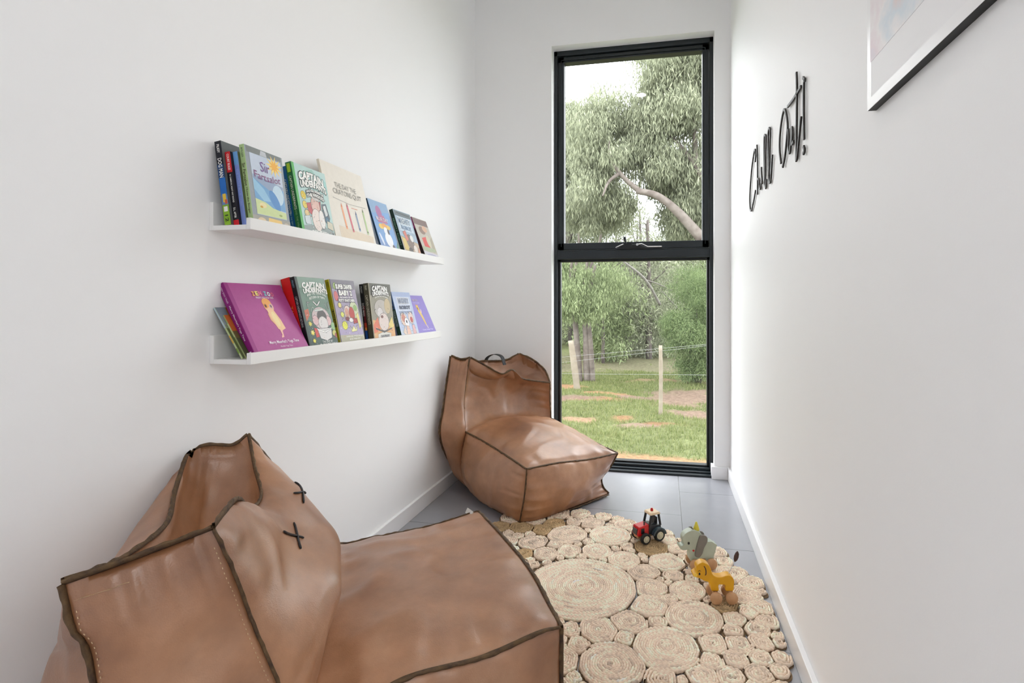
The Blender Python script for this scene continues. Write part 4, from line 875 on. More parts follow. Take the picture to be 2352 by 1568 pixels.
for sy in (-1, 1):
    m = MB(); arc_ = [(-.036+.034*math.cos(a), .0235+.034*math.sin(a)) for a in np.linspace(R(10), R(175), 14)]; inn = [(-.036+.0275*math.cos(a), .0235+.0275*math.sin(a)) for a in np.linspace(R(175), R(10), 14)]
    for k in range(13): m.prism([arc_[k], arc_[k+1], inn[12-k], inn[13-k]], sy*.022-.0+(0 if sy > 0 else -.018), sy*.022+(.018 if sy > 0 else 0), M_SLATE, RX)
    m.build('mudguard', tr, bevel=.0008)
    for wx_, wr in ((.032, .0225), (-.036, .0255)):
        m = MB(); wheel_m(m, wr, .016, M_RUBBER, [(wr*.62, -.006), (wr*.66, -.008), (wr*.88, -.008), (wr, -.005), (wr, .005), (wr*.88, .008), (wr*.66, .008), (wr*.62, .006)], Matrix.Translation((wx_, sy*.033, wr)) @ RX)
        wo_ = m.build('wheel', tr, True)
        m = MB(); m.lathe([(0, -.0085), (wr*.26, -.0085), (wr*.28, -.0065), (wr*.4, -.0065), (wr*.44, -.0078), (wr*.62, -.0078), (wr*.62, .0078), (wr*.44, .0078), (wr*.4, .0065), (wr*.28, .0065), (wr*.26, .0085), (0, .0085)], 28, M_HUB, Matrix.Translation((wx_, sy*.033, wr)) @ RX); m.build('hub', wo_)

def slab_toy(name, label, origin, ang, pts, k, x0, y0, thick, m1, wheels, wr, face_side=-1):
    """body sawn from a board; pts are (x right, y down) in a side view, k metres per unit; +x of the toy is the tail end"""
    t = empty(name, (origin[0], origin[1], RZ), ang); tag(t, label, 'toy', 'wooden animals on wheels')
    P = [((x-x0)*k*SX, (y0-y)*k) for x, y in pts]
    P = [tuple(p) for p in spline(P+[P[0]], 110)[:-1]]
    m = MB(); m.prism(P, -thick/2, thick/2, m1, RX); body = m.build('body', t, bevel=.0022)
    for wx_ in wheels:
        m = MB(); m.tube([((wx_-x0)*k*SX, -thick*.5-.010, wr), ((wx_-x0)*k*SX, thick*.5+.010, wr)], .003, M_WOOD, 10); m.build('axle', t)
        for sy in (-1, 1):
            m = MB(); wheel_m(m, wr, .013, M_WHEEL, None, Matrix.Translation(((wx_-x0)*k*SX, sy*(thick/2+.0095), wr)) @ RX); m.build('wheel', t, True)
    return t, body, P
# lion cub like yellow animal (head to the left of the side view)
kl = .000171
lp = [(330, 912), (375, 878), (395, 850), (388, 790), (400, 745), (450, 705), (500, 690), (560, 712), (612, 752), (648, 830), (662, 895), (705, 945), (765, 965), (835, 962), (905, 938), (965, 936), (1020, 975), (1045, 1040), (1042, 1110), (1026, 1215), (960, 1222), (895, 1215), (886, 1115), (830, 1106), (772, 1112), (776, 1215), (715, 1222), (652, 1215), (632, 1125), (600, 1060), (530, 1035), (470, 1000), (425, 978), (375, 962), (335, 945)]
SX = 1.08
tl, bl, _ = slab_toy('toy_pull_animal', 'yellow wooden pull along animal with a thin wire tail', (.184, 1.722), math.atan2(.20, .98), lp, kl, 850, 1435, .030, M_YEL, (715, 985), .0188)
def side_mark(parent, name, pts, k, x0, y0, half, m1):
    P = [((x-x0)*k*SX, (y0-y)*k) for x, y in pts]; m = MB(); m.prism(P, half-.0004, half+.0007, m1, RX); return m.build(name, parent)
side_mark(bl, 'eye', oval(440, 898, 16, 24, 16), kl, 850, 1435, .015, M_BLACK)
side_mark(bl, 'muzzle', [(332, 912), (378, 880), (408, 905), (398, 950), (345, 945)], kl, 850, 1435, .015, M_YEL2)
ear = [(518, 752), (540, 790), (552, 840), (552, 900), (540, 925)]; wv = 9
side_mark(bl, 'ear_line', [(x-wv, y) for x, y in ear]+[(x+wv, y) for x, y in ear[::-1]], kl, 850, 1435, .015, M_BROWN)
br_ = [(418, 855), (430, 838), (450, 836), (466, 856)]
side_mark(bl, 'brow', [(x, y-5) for x, y in br_]+[(x, y+4) for x, y in br_[::-1]], kl, 850, 1435, .015, M_BROWN)
m = MB(); tp = spline([((975-850)*kl*SX, 0, (1435-940)*kl), ((1010-850)*kl*SX, 0, (1435-860)*kl), ((1090-850)*kl*SX, 0, (1435-680)*kl)], 12); m.tube(tp, .0009, M_STEEL, 6); ta = m.build('tail', tl)
m = MB(); e_ = Vector(tp[-1]); m.tube([e_-Vector((.002, 0, .006)), e_, e_+Vector((.003, 0, .010)), e_+Vector((.006, 0, .020)), e_+Vector((.007, 0, .027))], [.002, .006, .0075, .006, .002], M_BROWN, 10); m.build('tail_tuft', ta, True)
# grey elephant
ke = .000208
ep = [(95, 470), (130, 500), (172, 472), (155, 410), (162, 335), (215, 275), (310, 240), (400, 255), (460, 305), (500, 360), (560, 440), (630, 446), (690, 490), (720, 505), (705, 560), (692, 620), (670, 690), (655, 760), (600, 775), (540, 768), (530, 735), (480, 728), (430, 738), (425, 768), (360, 778), (285, 768), (262, 690), (268, 620), (258, 568), (210, 572), (150, 570), (105, 535)]
te, be, _ = slab_toy('toy_pull_animal', 'sage grey wooden pull along elephant with dark grey ears and a lemon hat', (.128, 1.925), R(16), ep, ke, 450, 905, .030, M_SAGE, (345, 612), .0195)
side_mark(be, 'eye', oval(250, 455, 17, 24, 16), ke, 450, 905, .015, M_BLACK)
earp = spline([(430, 330), (480, 318), (535, 338), (556, 390), (540, 455), (495, 545), (472, 625), (432, 690), (392, 702), (352, 672), (356, 600), (382, 480), (410, 380), (430, 330)], 50)[:-1]
for sy in (1, -1):
    P = [((x-450)*ke*SX, (905-y)*ke) for x, y in earp]; m = MB(); m.prism(P, sy*.0165-.004, sy*.0165+.004, M_EAR, RX); tag(m.build('ear', te, bevel=.0015), 'dark grey ear')
m = MB(); m.lathe([(0, .030), (.003, .029), (.011, .004), (.011, 0), (0, 0)], 20, M_HATY, Matrix.Translation(((398-450)*ke*SX, 0, (905-262)*ke))); h_ = m.build('hat', te, True)
m = MB(); m.tube([((340-450)*ke*SX, -.004, (905-240)*ke), ((300-450)*ke*SX, -.006, (905-195)*ke), ((262-450)*ke*SX, -.007, (905-190)*ke)], [.002, .0035, .001], M_EAR, 8); m.build('feather', h_, True)
cl_ = [(306, 582), (330, 566), (350, 590), (326, 606)]
side_mark(be, 'collar', cl_, ke, 450, 905, .015, M_RED)

# ------------------------------------------------------------------ lettering and picture on the right wall
M_LET = mat_noise('black_laser_cut_wood', srgb(26, 22, 20), srgb(38, 30, 26), 60, .5)
sg = empty('wall_sign', (WR, 1.85, 1.45)); tag(sg, 'black handwritten style lettering reading Chill Out! on the right wall', 'sign')
def stroke(name, lines, w=.0075):
    m = MB()
    for pts in lines:
        P = np.array([on_x(1680+x/4.355, 140+y/4.355, WR) for x, y in pts])[:, 1:]
        n = max(8, 7*len(P)); P = spline(P, n) if len(P) > 2 else spline(P, 6)
        T_ = np.gradient(P, axis=0); T_ /= np.linalg.norm(T_, axis=1, keepdims=True)+1e-9; N_ = np.stack([-T_[:, 1], T_[:, 0]], 1)
        vs = []
        for p, nn in zip(P, N_):
            for sx, sn in ((0, -1), (0, 1), (-.005, 1), (-.005, -1)):
                q = p+nn*sn*w/2; vs.append((sx-.003, q[0]-1.85, q[1]-1.45))
        k = len(P); fs = [(i*4+q, i*4+(q+1) % 4, (i+1)*4+(q+1) % 4, (i+1)*4+q) for i in range(k-1) for q in range(4)]+[(3, 2, 1, 0), tuple(range(4*k-4, 4*k))]
        m.add(vs, fs, M_LET)
    return m.build(name, sg)
stroke('letter', [[(253, 1010), (258, 940), (252, 885), (238, 930), (215, 1100), (199, 1320), (200, 1450), (211, 1496), (232, 1420), (256, 1295)]])
stroke('letter', [[(270, 840), (276, 1000), (277, 1335)], [(277, 1175), (290, 1190), (298, 1270), (306, 1272), (316, 1200)]])
stroke('letter', [[(315, 1062), (318, 1140), (326, 1225)]])
stroke('letter', [[(352, 1235), (345, 1000), (345, 770), (356, 742), (362, 800), (354, 1050), (353, 1220), (361, 1270), (370, 1180)]])
stroke('letter', [[(395, 1180), (384, 900), (386, 720), (396, 668), (406, 720), (398, 930), (394, 1170), (405, 1216), (416, 1120), (428, 935)]])
stroke('letter', [[(516, 1022), (502, 900), (503, 760), (520, 600), (545, 488), (566, 520), (582, 640), (575, 760), (556, 940), (532, 1062)]])
stroke('letter', [[(590, 680), (594, 770), (591, 850), (601, 920), (614, 850), (628, 665), (632, 740), (626, 830), (645, 800)]])
stroke('letter', [[(672, 112), (677, 280), (674, 600), (672, 870), (672, 998), (690, 860), (720, 552)], [(584, 456), (645, 375), (720, 252)]])
stroke('exclamation_mark', [[(740, 165), (760, 192), (748, 225), (746, 500), (750, 785)], [(745, 850), (754, 892), (742, 930)]])

M_MOUNT = mat_noise('white_picture_mount', (.86, .86, .87, 1), (.84, .84, .86, 1), 10, .5)
def art_mat():
    m = mat('pastel_print', (.8, .8, .82, 1), .5); t = NT(m); v = t.obj()
    n = t.noise(v, 5.5, 5, .6); r = t.ramp(n.outputs['Fac'], [(.3, srgb(214, 214, 226)), (.42, srgb(230, 216, 222)), (.52, srgb(236, 233, 234)), (.62, srgb(212, 222, 230)), (.75, srgb(230, 206, 202))])
    w = t.n('ShaderNodeTexWave'); w.inputs['Scale'].default_value = 34; w.inputs['Distortion'].default_value = 3.0; w.inputs['Detail'].default_value = 2; t.l(v, w.inputs['Vector'])
    rw = t.ramp(w.outputs['Fac'], [(.0, (.80, .80, .86, 1)), (.25, (1, 1, 1, 1))]); mx = t.n('ShaderNodeMixRGB', blend_type='MULTIPLY'); mx.inputs['Fac'].default_value = .45
    t.l(r.outputs['Color'], mx.inputs[1]); t.l(rw.outputs['Color'], mx.inputs[2]); t.l(mx.outputs[0], t.b.inputs['Base Color']); return m
PY0, PY1, PZ0, PZ1 = .15, .978, 1.304, 2.10
pc = empty('framed_picture', (WR, (PY0+PY1)/2, PZ0)); tag(pc, 'framed pastel print with white mount and black edge, high on the right wall', 'picture')
hw = (PY1-PY0)/2; hh = PZ1-PZ0
m = MB()
for a, b_ in (((0, -hw, 0), (-.0138, hw, .006)), ((0, -hw, hh-.006), (-.0138, hw, hh)), ((0, -hw, .006), (-.0138, -hw+.006, hh-.006)), ((0, hw-.006, .006), (-.0138, hw, hh-.006))): m.box(a, b_, M_FRAMEBLK)
m.build('frame', pc, bevel=.0006)
m = MB()
for a, b_ in (((-.0138, -hw, 0), (-.0145, hw, .018)), ((-.0138, -hw, hh-.018), (-.0145, hw, hh)), ((-.0138, -hw, .018), (-.0145, -hw+.018, hh-.018)), ((-.0138, hw-.018, .018), (-.0145, hw, hh-.018))): m.box(a, b_, M_TRIM)
tag(m.build('frame_face', pc), 'white frame face')
m = MB(); m.box((-.004, -hw+.004, .004), (-.0142, hw-.004, hh-.004), M_MOUNT); m.build('mount_board', pc)
m = MB(); m.box((-.0142, -hw+.045, .078), (-.0146, hw-.0138, hh-.03), art_mat()); m.build('print', pc)

# ------------------------------------------------------------------ outside
def leaf_mat(name, c1, c2, tr=.35):
    m = bpy.data.materials.new(name); m.use_nodes = True; nt = m.node_tree
    for n in list(nt.nodes): nt.nodes.remove(n)
    o = nt.nodes.new('ShaderNodeOutputMaterial'); mx = nt.nodes.new('ShaderNodeMixShader'); mx.inputs[0].default_value = tr
    d = nt.nodes.new('ShaderNodeBsdfDiffuse'); tl_ = nt.nodes.new('ShaderNodeBsdfTranslucent')
    g = nt.nodes.new('ShaderNodeNewGeometry'); r = nt.nodes.new('ShaderNodeValToRGB')
    r.color_ramp.elements[0].color = c1; r.color_ramp.elements[1].color = c2
    nt.links.new(g.outputs['Random Per Island'], r.inputs[0])
    nt.links.new(r.outputs[0], d.inputs[0]); nt.links.new(r.outputs[0], tl_.inputs[0])
    nt.links.new(d.outputs[0], mx.inputs[1]); nt.links.new(tl_.outputs[0], mx.inputs[2]); nt.links.new(mx.outputs[0], o.inputs[0])
    return m
LK = 1.75
def lc(r, g, b): return (r*LK, g*LK, b*LK, 1)
M_LEAF = leaf_mat('gum_leaves', lc(.085, .094, .064), lc(.225, .238, .165))
M_LEAF2 = leaf_mat('fresh_leaves', lc(.080, .102, .050), lc(.205, .238, .130))
M_LEAF3 = leaf_mat('dull_leaves', lc(.070, .078, .054), lc(.185, .195, .130))
M_LEAF4 = leaf_mat('wattle_leaves', lc(.060, .088, .040), lc(.165, .205, .100))
M_BARK = mat_noise('pale_gum_bark', (.20, .175, .155, 1), (.11, .09, .08, 1), 7, .9, .6, 30, .1)
M_BARK2 = mat_noise('dark_bark', (.085, .072, .066, 1), (.15, .13, .12, 1), 9, .9, .6, 40, .1)
M_DEAD = mat_noise('bleached_wood', (.24, .225, .205, 1), (.17, .155, .14, 1), 9, .9, .3, 40, .1)
M_POST = mat_noise('weathered_post', (.27, .235, .185, 1), (.20, .17, .13, 1), 6, .9, .4, 50, .1)
M_WIRE = mat('galvanised_wire', (.35, .35, .35, 1), .5, .6)

def leaves(centers, rad, per, ln, wd, seed, droop=.75):
    g = np.random.default_rng(seed); C = np.repeat(np.asarray(centers, float), per, 0); Rr = np.repeat(np.asarray(rad, float), per)
    n = len(C); dr = g.normal(size=(n, 3)); dr /= np.linalg.norm(dr, axis=1, keepdims=True)
    P = C+dr*(Rr*g.random(n)**.45)[:, None]*np.array([1, 1, .8])
    ax = g.normal(size=(n, 3))*(1-droop)+np.array([0, 0, -droop]); ax /= np.linalg.norm(ax, axis=1, keepdims=True)
    sd = np.cross(ax, g.normal(size=(n, 3))); sd /= np.linalg.norm(sd, axis=1, keepdims=True)
    l = ln*g.uniform(.6, 1.35, n)[:, None]; w = wd*g.uniform(.7, 1.3, n)[:, None]
    V = np.stack([P, P+ax*l*.45+sd*w, P+ax*l, P+ax*l*.45-sd*w], 1).reshape(-1, 3)
    return V, np.arange(4*n).reshape(n, 4)
def ground_z(x, y): return GZ+.05*math.sin(x*.9+1)*math.sin(y*.6)+.03*math.sin(x*2.3+y*1.7)+max(0, y-15)*.018
def limb(parent, name, pts, r0, r1, m_, n=10):
    P = spline(pts, max(6, 5*len(pts))); k = len(P)
    rd = [(r0+(r1-r0)*i/(k-1))*(1+.12*mnoise.noise(Vector((P[i][0]*3, P[i][2]*3, 1)))) for i in range(k)]
    mb = MB(); mb.tube(P, rd, m_, n); return mb.build(name, parent, True)
def rel(root, pts): return [tuple(np.asarray(p, float)-np.asarray(root.location)) for p in pts]
def foliage(root, centers, rad, per, ln, wd, seed, m_, droop=.75):
    V, Fc = leaves(np.asarray(centers)-np.asarray(root.location)[None], rad, per, ln, wd, seed, droop)
    o = np_mesh('foliage', V, Fc, m_, root); return o
def clumps(seed, regions):
    """regions: (u, v, d, ru, rv, rd, count, clump radius): ovals of leaf clumps about the point seen at (u, v), d metres off"""
    g = np.random.default_rng(seed); C = []; Rd = []
    for (u, v, d, ru, rv, rd, n, cr) in regions:
        c = at(u, v, d); sx = ru*d/F; sz = rv*d/F
        for _ in range(n):
            q = g.normal(size=3); q /= np.linalg.norm(q); q *= g.random()**.4
            C.append(c+np.array([q[0]*sx, q[1]*rd, q[2]*sz])); Rd.append(cr*g.uniform(.8, 1.75))
    return np.array(C), np.array(Rd)

# the big gum leaning in from the right
b0 = at(1760, 960, 9.6); b0[2] = ground_z(b0[0], b0[1])-.05
G1 = empty('gum_tree', tuple(b0)); tag(G1, 'large gum tree leaning in from the right, its pale limb crossing the upper window light', 'tree')
limb(G1, 'trunk', rel(G1, [b0, at(1735, 760, 9.6), at(1660, 600, 9.6), at(1612, 548, 9.6)]), .19, .12, M_BARK, 14)
limb(G1, 'branch', rel(G1, [at(1614, 550, 9.6), at(1560, 490, 9.6), at(1510, 450, 9.6), at(1462, 438, 9.7)]), .105, .06, M_BARK, 12)
limb(G1, 'branch', rel(G1, [at(1470, 440, 9.7), at(1440, 415, 9.7), at(1418, 390, 9.7), at(1402, 362, 9.8), at(1398, 320, 9.9)]), .055, .018, M_BARK)
limb(G1, 'branch', rel(G1, [at(1422, 398, 9.7), at(1398, 418, 9.6), at(1384, 450, 9.5)]), .04, .015, M_BARK)
limb(G1, 'branch', rel(G1, [at(1660, 600, 9.6), at(1640, 470, 9.8), at(1600, 385, 9.9), at(1566, 340, 10), at(1530, 300, 10.1)]), .09, .03, M_BARK)
limb(G1, 'branch', rel(G1, [at(1600, 385, 9.9), at(1590, 260, 10), at(1560, 150, 10.2)]), .05, .02, M_BARK)
C, Rd = clumps(1, [(1545, 170, 10.2, 110, 110, 1.0, 46, .34), (1640, 120, 10.2, 120, 130, 1.2, 34, .36), (1520, 250, 10.0, 90, 60, .9, 22, .30), (1600, 330, 10.2, 110, 70, 1.0, 20, .30), (1540, 390, 10.3, 60, 40, .8, 14, .28), (1640, 450, 10.4, 80, 80, 1.0, 18, .3), (1440, 265, 10.4, 70, 45, .8, 15, .28), (1360, 300, 10.4, 65, 55, .8, 20, .28), (1395, 400, 10.2, 70, 70, .8, 20, .27), (1460, 345, 10.4, 60, 45, .8, 11, .27), (1580, 500, 10.5, 60, 40, .7, 12, .28), (1490, 300, 10.6, 60, 60, .8, 14, .28), (1540, 440, 10.8, 50, 40, .7, 10, .26), (1580, 230, 10.4, 80, 60, .9, 18, .3), (1560, 400, 10.9, 60, 50, .8, 18, .28), (1590, 500, 11, 60, 50, .8, 18, .28), (1420, 470, 11, 50, 45, .8, 12, .26), (1340, 480, 11, 50, 60, .8, 16, .27)])
foliage(G1, C, Rd, 430, .115, .0095, 2, M_LEAF)
# many-stemmed gum beside the left post
b0 = at(1345, 872, 12.4); b0[2] = ground_z(b0[0], b0[1])-.05
G2 = empty('gum_tree', tuple(b0)); tag(G2, 'gum tree with three pinkish grey stems just behind the leaning fence post', 'tree')
for dx, top in ((-14, [(-22, 760), (-34, 660), (-30, 560)]), (2, [(0, 770), (-6, 690), (4, 600)]), (14, [(10, 780), (4, 700), (22, 610)])):
    p0 = b0+np.array([dx*.0105, (dx % 5)*.03, 0]); limb(G2, 'trunk', rel(G2, [p0]+[at(1345+a, v, 12.4) for a, v in top]), .085, .035, M_BARK, 10)
limb(G2, 'branch', rel(G2, [at(1318, 640, 12.4), at(1330, 540, 12.4), at(1310, 440, 12.5)]), .04, .02, M_BARK); limb(G2, 'branch', rel(G2, [at(1345, 640, 12.4), at(1380, 540, 12.5), at(1370, 430, 12.6)]), .035, .018, M_BARK)
C, Rd = clumps(3, [(1335, 690, 12.3, 70, 45, .8, 34, .30), (1300, 640, 12.5, 60, 60, .9, 20, .32), (1385, 640, 12.6, 50, 45, .8, 14, .28)])
foliage(G2, C, Rd, 330, .10, .0105, 4, M_LEAF2)
# tall pale gum behind it on the left
b0 = at(1270, 845, 15); b0[2] = ground_z(b0[0], b0[1])-.05
G3 = empty('gum_tree', tuple(b0)); tag(G3, 'tall dull green gum tree at the far left, its rounded top against the open sky', 'tree')
limb(G3, 'trunk', rel(G3, [b0, at(1280, 700, 15), at(1300, 560, 15), at(1320, 420, 15)]), .15, .07, M_BARK2, 12)
limb(G3, 'branch', rel(G3, [at(1300, 560, 15), at(1350, 470, 15), at(1380, 400, 15)]), .06, .03, M_BARK2); limb(G3, 'branch', rel(G3, [at(1310, 480, 15), at(1290, 380, 15), at(1300, 300, 15)]), .05, .02, M_BARK2)
C, Rd = clumps(5, [(1345, 290, 15.2, 75, 70, 1.2, 40, .42), (1290, 320, 15.2, 70, 90, 1.2, 34, .45), (1350, 400, 15.2, 80, 80, 1.2, 36, .42), (1320, 500, 15.4, 70, 60, 1.1, 34, .42), (1400, 470, 15.4, 45, 60, 1, 16, .4), (1270, 600, 15.6, 60, 90, 1, 20, .45)])
foliage(G3, C, Rd, 360, .14, .0125, 6, M_LEAF)
# wattle on the right
b0 = at(1600, 868, 11.6); b0[2] = ground_z(b0[0], b0[1])-.05
G4 = empty('wattle_bush', tuple(b0)); tag(G4, 'bright green feathery wattle bush on the right, behind the upright fence post', 'bush')
for k, (a, v) in enumerate(((-30, 740), (0, 700), (26, 730), (40, 800))): limb(G4, 'trunk', rel(G4, [b0+np.array([.04*k-.06, 0, 0]), at(1600+a*.5, (868+v)/2, 11.6), at(1600+a, v, 11.6)]), .035, .012, M_BARK2, 8)
C, Rd = clumps(7, [(1585, 770, 11.5, 60, 52, .7, 46, .20), (1630, 720, 11.7, 60, 60, .8, 40, .22), (1560, 735, 11.7, 40, 30, .6, 16, .18), (1640, 810, 11.4, 45, 50, .6, 30, .2), (1600, 660, 12.2, 70, 40, .8, 30, .24), (1600, 842, 11.5, 62, 26, .6, 26, .20), (1655, 780, 11.6, 40, 60, .6, 20, .22)])
foliage(G4, C, Rd, 330, .085, .0052, 8, M_LEAF4, .45)
# bushland beyond
spec = [(1490, 17, 11, .11, 505, 690), (1470, 19, 12, .08, 480, 640), (1385, 16, 13, .06, 560, 690), (1425, 20, 14, .07, 470, 640), (1535, 21, 15, .09, 470, 650), (1585, 20, 16, .09, 500, 620), (1650, 19, 17, .1, 470, 600), (1310, 21, 18, .1, 480, 620), (1230, 20, 19, .1, 430, 600), (1450, 24, 20, .08, 520, 640), (1560, 25, 21, .09, 500, 630), (1720, 22, 22, .12, 420, 600), (1360, 25, 23, .09, 500, 640)]
for (u, d, sd, r0, vt, vc) in spec:
    q = at(u, 820, d); q[2] = ground_z(q[0], q[1])-.05; t = empty('bushland_tree', tuple(q)); tag(t, 'slender dark stemmed tree in the dense bushland beyond the clearing', 'tree', 'bushland trees beyond the clearing')
    g_ = random.Random(sd); lean = g_.uniform(-.35, .35)
    top = np.array([q[0]+lean, q[1], at(u, vt, d)[2]]); mid = (q+top)/2+np.array([g_.uniform(-.2, .2), 0, 0])
    limb(t, 'trunk', rel(t, [q, mid, top]), r0, r0*.4, M_BARK2, 9)
    for k in range(3):
        s0 = q+(top-q)*g_.uniform(.35, .8); s1 = s0+np.array([g_.uniform(-1, 1), g_.uniform(-.5, .5), g_.uniform(.5, 1.3)]); limb(t, 'branch', rel(t, [s0, (s0+s1)/2+np.array([0, 0, .1]), s1]), r0*.45, r0*.15, M_BARK2, 7)
    for k in range(9):
        s0 = q+(top-q)*g_.uniform(.12, .75); dx_ = g_.choice((-1, 1))*g_.uniform(.3, 1.1); s1 = s0+np.array([dx_, g_.uniform(-.6, .3), g_.uniform(.5, 1.6)])
        limb(t, 'branch', rel(t, [s0, s0+(s1-s0)*.5+np.array([dx_*.2, 0, -.05]), s1]), r0*.28, r0*.07, M_DEAD if k % 2 else M_BARK2, 6)
    C, Rd = clumps(sd+40, [(u, vc, d, 70*16/d+12, (vc-vt)*1.0, 1.0, 30, .45), (u+g_.uniform(-30, 30), 735, d+.6, 60, 60, .8, 20, .42), (u+g_.uniform(-30, 30), 800, d+1, 55, 22, .8, 8, .35)])
    foliage(t, C, Rd, 170, .17, .0165, sd, (M_LEAF3, M_LEAF2, M_LEAF)[sd % 3], .55)
# distant wooded rise closing the view
for k, (u, d, rr) in enumerate(((1240, 34, 120), (1370, 36, 110), (1480, 35, 110), (1590, 37, 120), (1710, 34, 120))):
    q = at(u, 790, d); q[2] = ground_z(q[0], q[1]); t = empty('distant_tree', tuple(q)); tag(t, 'hazy green crown of the distant tree line behind the bushland', 'tree', 'distant tree line')
    limb(t, 'trunk', rel(t, [q, at(u, 640, d)]), .2, .1, M_BARK2, 8)
    C, Rd = clumps(70+k, [(u, 655, d, rr, 85, 1.6, 70, 1.0), (u, 770, d, rr, 60, 1.4, 40, .9)]); foliage(t, C, Rd, 150, .32, .04, 80+k, M_LEAF2, .4)
# a fallen bleached limb hung up among the trunks
dl = empty('dead_limb', tuple(at(1590, 722, 13.4))); tag(dl, 'bleached dead limb slanting down to the right among the bush trunks', 'branch')
limb(dl, 'main_limb', rel(dl, [at(1432, 600, 13.2), at(1482, 642, 13.2), at(1516, 700, 13.3)]), .022, .04, M_DEAD, 8)
limb(dl, 'twig', rel(dl, [at(1482, 642, 13.2), at(1514, 653, 13.3), at(1545, 668, 13.4)]), .016, .012, M_DEAD, 7)
limb(dl, 'twig', rel(dl, [at(1520, 668, 13.3), at(1560, 710, 13.4), at(1590, 724, 13.4)]), .014, .010, M_DEAD, 7)

# ground with grass, red soil and bark mulch
def soil_mat():
    m = mat('bush_ground', (.1, .1, .05, 1), .95, spec=.05); t = NT(m)
    a = t.n('ShaderNodeVertexColor'); a.layer_name = 'Col'; n = t.noise(t.pos(), 14, 6, .7); r = t.ramp(n.outputs['Fac'], [(.25, (.55, .55, .55, 1)), (.75, (1.4, 1.4, 1.4, 1))])
    mx = t.n('ShaderNodeMixRGB', blend_type='MULTIPLY'); mx.inputs['Fac'].default_value = 1; t.l(a.outputs['Color'], mx.inputs[1]); t.l(r.outputs['Color'], mx.inputs[2]); t.l(mx.outputs[0], t.b.inputs['Base Color'])
    t.bump(n.outputs['Fac'], .8, .05); return m
GRASS, ORANGE, MULCH, DRY = np.array([.135, .150, .070]), np.array([.27, .15, .085]), np.array([.20, .135, .11]), np.array([.19, .175, .11])
patches = [(on_z(1520, 1054, GZ), 3.2, .34, ORANGE), (on_z(1290, 888, GZ), .75, .45, ORANGE), (on_z(1400, 905, GZ), .65, .22, ORANGE), (on_z(1345, 918, GZ), .8, .22, ORANGE*.8), (on_z(1575, 912, GZ), .95, .85, MULCH), (on_z(1600, 945, GZ), .6, .4, MULCH), (on_z(1300, 915, GZ), .6, .35, MULCH*.8),
           (on_z(1460, 912, GZ), .5, .25, MULCH), (on_z(1325, 960, GZ), .32, .22, (ORANGE+MULCH)*.55), (on_z(1465, 972, GZ), .4, .16, MULCH), (on_z(1425, 958, GZ), .2, .2, ORANGE*.8), (on_z(1530, 970, GZ), .4, .12, ORANGE*.7), (on_z(1565, 880, GZ), 1.2, .3, (ORANGE+DRY)*.5), (on_z(1590, 850, GZ), 1.0, .8, MULCH*1.1), (on_z(1420, 845, GZ), 3, 1.2, DRY*.8), (on_z(1500, 830, GZ), 5, 2.2, DRY*.7)]
def ground_col(x, y):
    c = GRASS*(1+.25*mnoise.noise(Vector((x*1.1, y*1.1, 3)))); w_ = 0
    for (p, ax, ay, col) in patches:
        d = math.hypot((x-p[0])/ax, (y-p[1])/ay)+.45*mnoise.noise(Vector((x*3, y*3, 0)))+.25*mnoise.noise(Vector((x*9, y*9, 5)))
        k = .85*min(1, max(0, (1.15-d)*1.7)); c = c*(1-k)+col*k; w_ = max(w_, k)
    return c, w_
xs = np.r_[np.linspace(-30, -5, 14), np.linspace(-4.6, 5, 150), np.linspace(5.5, 30, 14)]; ys = np.r_[np.linspace(3.2, 4.4, 4), np.linspace(4.6, 17, 190), np.linspace(17.5, 60, 24)]
vs = []; cs = []
for y in ys:
    for x in xs: vs.append((x, y, ground_z(x, y)+.025*mnoise.noise(Vector((x*4, y*4, 0))))); cs.append(ground_col(x, y)[0])
nx = len(xs); i, j = np.meshgrid(np.arange(len(ys)-1), np.arange(nx-1), indexing='ij'); a = (i*nx+j).ravel()
go = np_mesh('ground_outside', vs, np.stack([a, a+1, a+nx+1, a+nx], 1), soil_mat(), None, True); go['kind'] = 'structure'
ca = go.data.color_attributes.new('Col', 'FLOAT_COLOR', 'POINT'); cc = np.ones((len(vs), 4), np.float32); cc[:, :3] = np.array(cs); ca.data.foreach_set('color', cc.ravel())
b = MB(); b.box((-30, -40, GZ-.1), (30, 3.15, GZ), mat_noise('rear_yard_gravel', (.14, .13, .11, 1), (.2, .19, .17, 1), 5, .95)); struct(b.build('ground_rear'))
gq = np.random.default_rng(21); gx = []; 
for _ in range(120000):
    y = 4.6+gq.random()**.8*11.5; x = -.30*y-.2+gq.random()*(.58*y)
    if len(gx) >= 52000: break
    if ground_col(x, y)[1] < .35+.3*gq.random(): gx.append((x, y, ground_z(x, y)))
P = np.array(gx); n = len(P); an = gq.uniform(0, 2*PI, n); h_ = gq.uniform(.025, .075, n); w_ = .0035+.0005*P[:, 1]; ln_ = gq.normal(0, .02, (n, 2))
V = np.stack([P+np.stack([np.cos(an)*w_, np.sin(an)*w_, 0*an-.01], 1), P-np.stack([np.cos(an)*w_, np.sin(an)*w_, 0*an+.01], 1), P+np.stack([ln_[:, 0], ln_[:, 1], h_], 1)], 1).reshape(-1, 3)
gr = np_mesh('grass', V, np.arange(3*n).reshape(n, 3), leaf_mat('grass_blades', (.12, .155, .055, 1), (.27, .285, .135, 1), .4)); tag(gr, 'short green grass of the clearing outside the window', 'grass', kind='stuff')

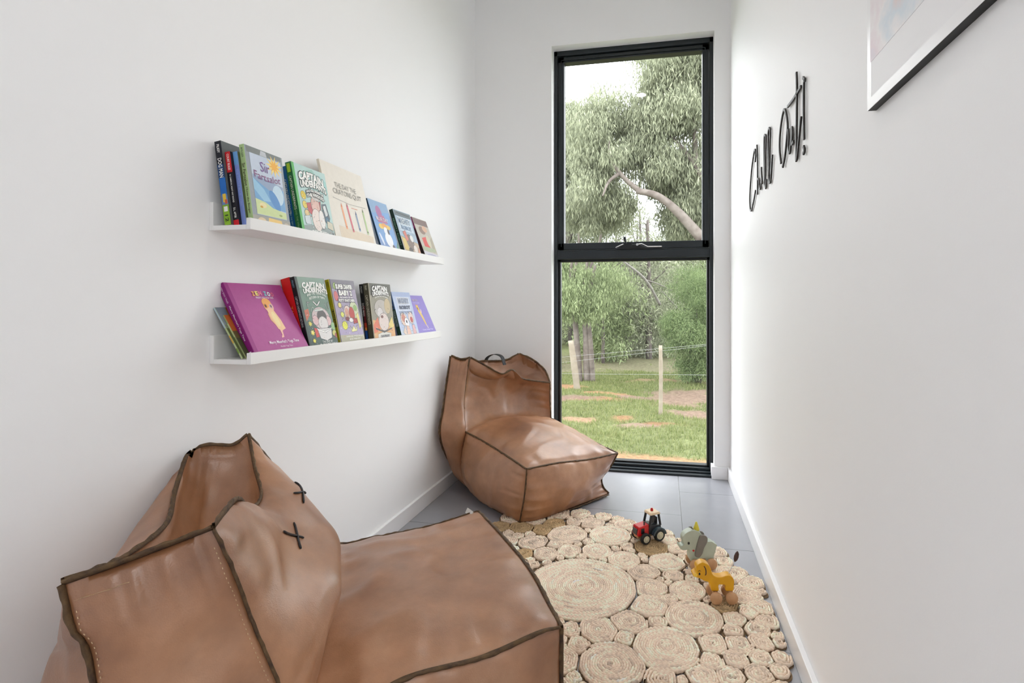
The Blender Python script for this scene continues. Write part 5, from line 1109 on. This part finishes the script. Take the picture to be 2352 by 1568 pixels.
# post and wire fence
pr, pl = on_z(1517, 950, GZ), on_z(1327, 897, GZ); pr[2] = ground_z(pr[0], pr[1]); pl[2] = ground_z(pl[0], pl[1])
fe = empty('wire_fence', tuple(pr)); tag(fe, 'post and wire fence across the clearing, one post upright and one leaning', 'fence')
limb(fe, 'post', rel(fe, [pr-np.array([0, 0, .1]), at(1518, 870, 8.5), at(1517, 793, 8.5)]), .034, .030, M_POST, 12)
limb(fe, 'post', rel(fe, [pl-np.array([0, 0, .1]), at(1319, 840, 10.8), at(1311, 782, 10.8)]), .075, .058, M_POST, 12)
for vr, vl in ((800, 818), (806, 830), (860, 858)):
    A_, B_ = at(1517, vr, 8.5), at(1312, vl, 10.8); dv = (A_-B_); wm = MB(); wm.tube(rel(fe, [B_-dv*.6, B_, A_, A_+dv*.9]), .0019, M_WIRE, 6); wm.build('wire', fe)

# ------------------------------------------------------------------ daylight: bright overcast sky
SKY = 7.2
w = bpy.data.worlds.new('overcast_sky'); SC.world = w; w.use_nodes = True; nt = w.node_tree
bg = nt.nodes['Background']; tc = nt.nodes.new('ShaderNodeTexCoord'); nz = nt.nodes.new('ShaderNodeTexNoise'); nz.inputs['Scale'].default_value = 2.2; nz.inputs['Detail'].default_value = 5
rp = nt.nodes.new('ShaderNodeValToRGB'); rp.color_ramp.elements[0].position = .3; rp.color_ramp.elements[0].color = (.88, .92, 1, 1); rp.color_ramp.elements[1].position = .7; rp.color_ramp.elements[1].color = (1, 1, 1, 1)
nt.links.new(tc.outputs['Generated'], nz.inputs['Vector']); nt.links.new(nz.outputs['Fac'], rp.inputs[0]); nt.links.new(rp.outputs[0], bg.inputs[0]); bg.inputs[1].default_value = SKY

vs_ = SC.view_settings; vs_.view_transform = 'Standard'; vs_.look = 'None'; vs_.exposure = 0.0; vs_.gamma = 1.0; vs_.use_curve_mapping = False
SC.display_settings.display_device = 'sRGB'
cy = SC.cycles
cy.max_bounces = 14; cy.diffuse_bounces = 8; cy.glossy_bounces = 4; cy.transparent_max_bounces = 16; cy.use_denoising = True
cy.sample_clamp_indirect = 8
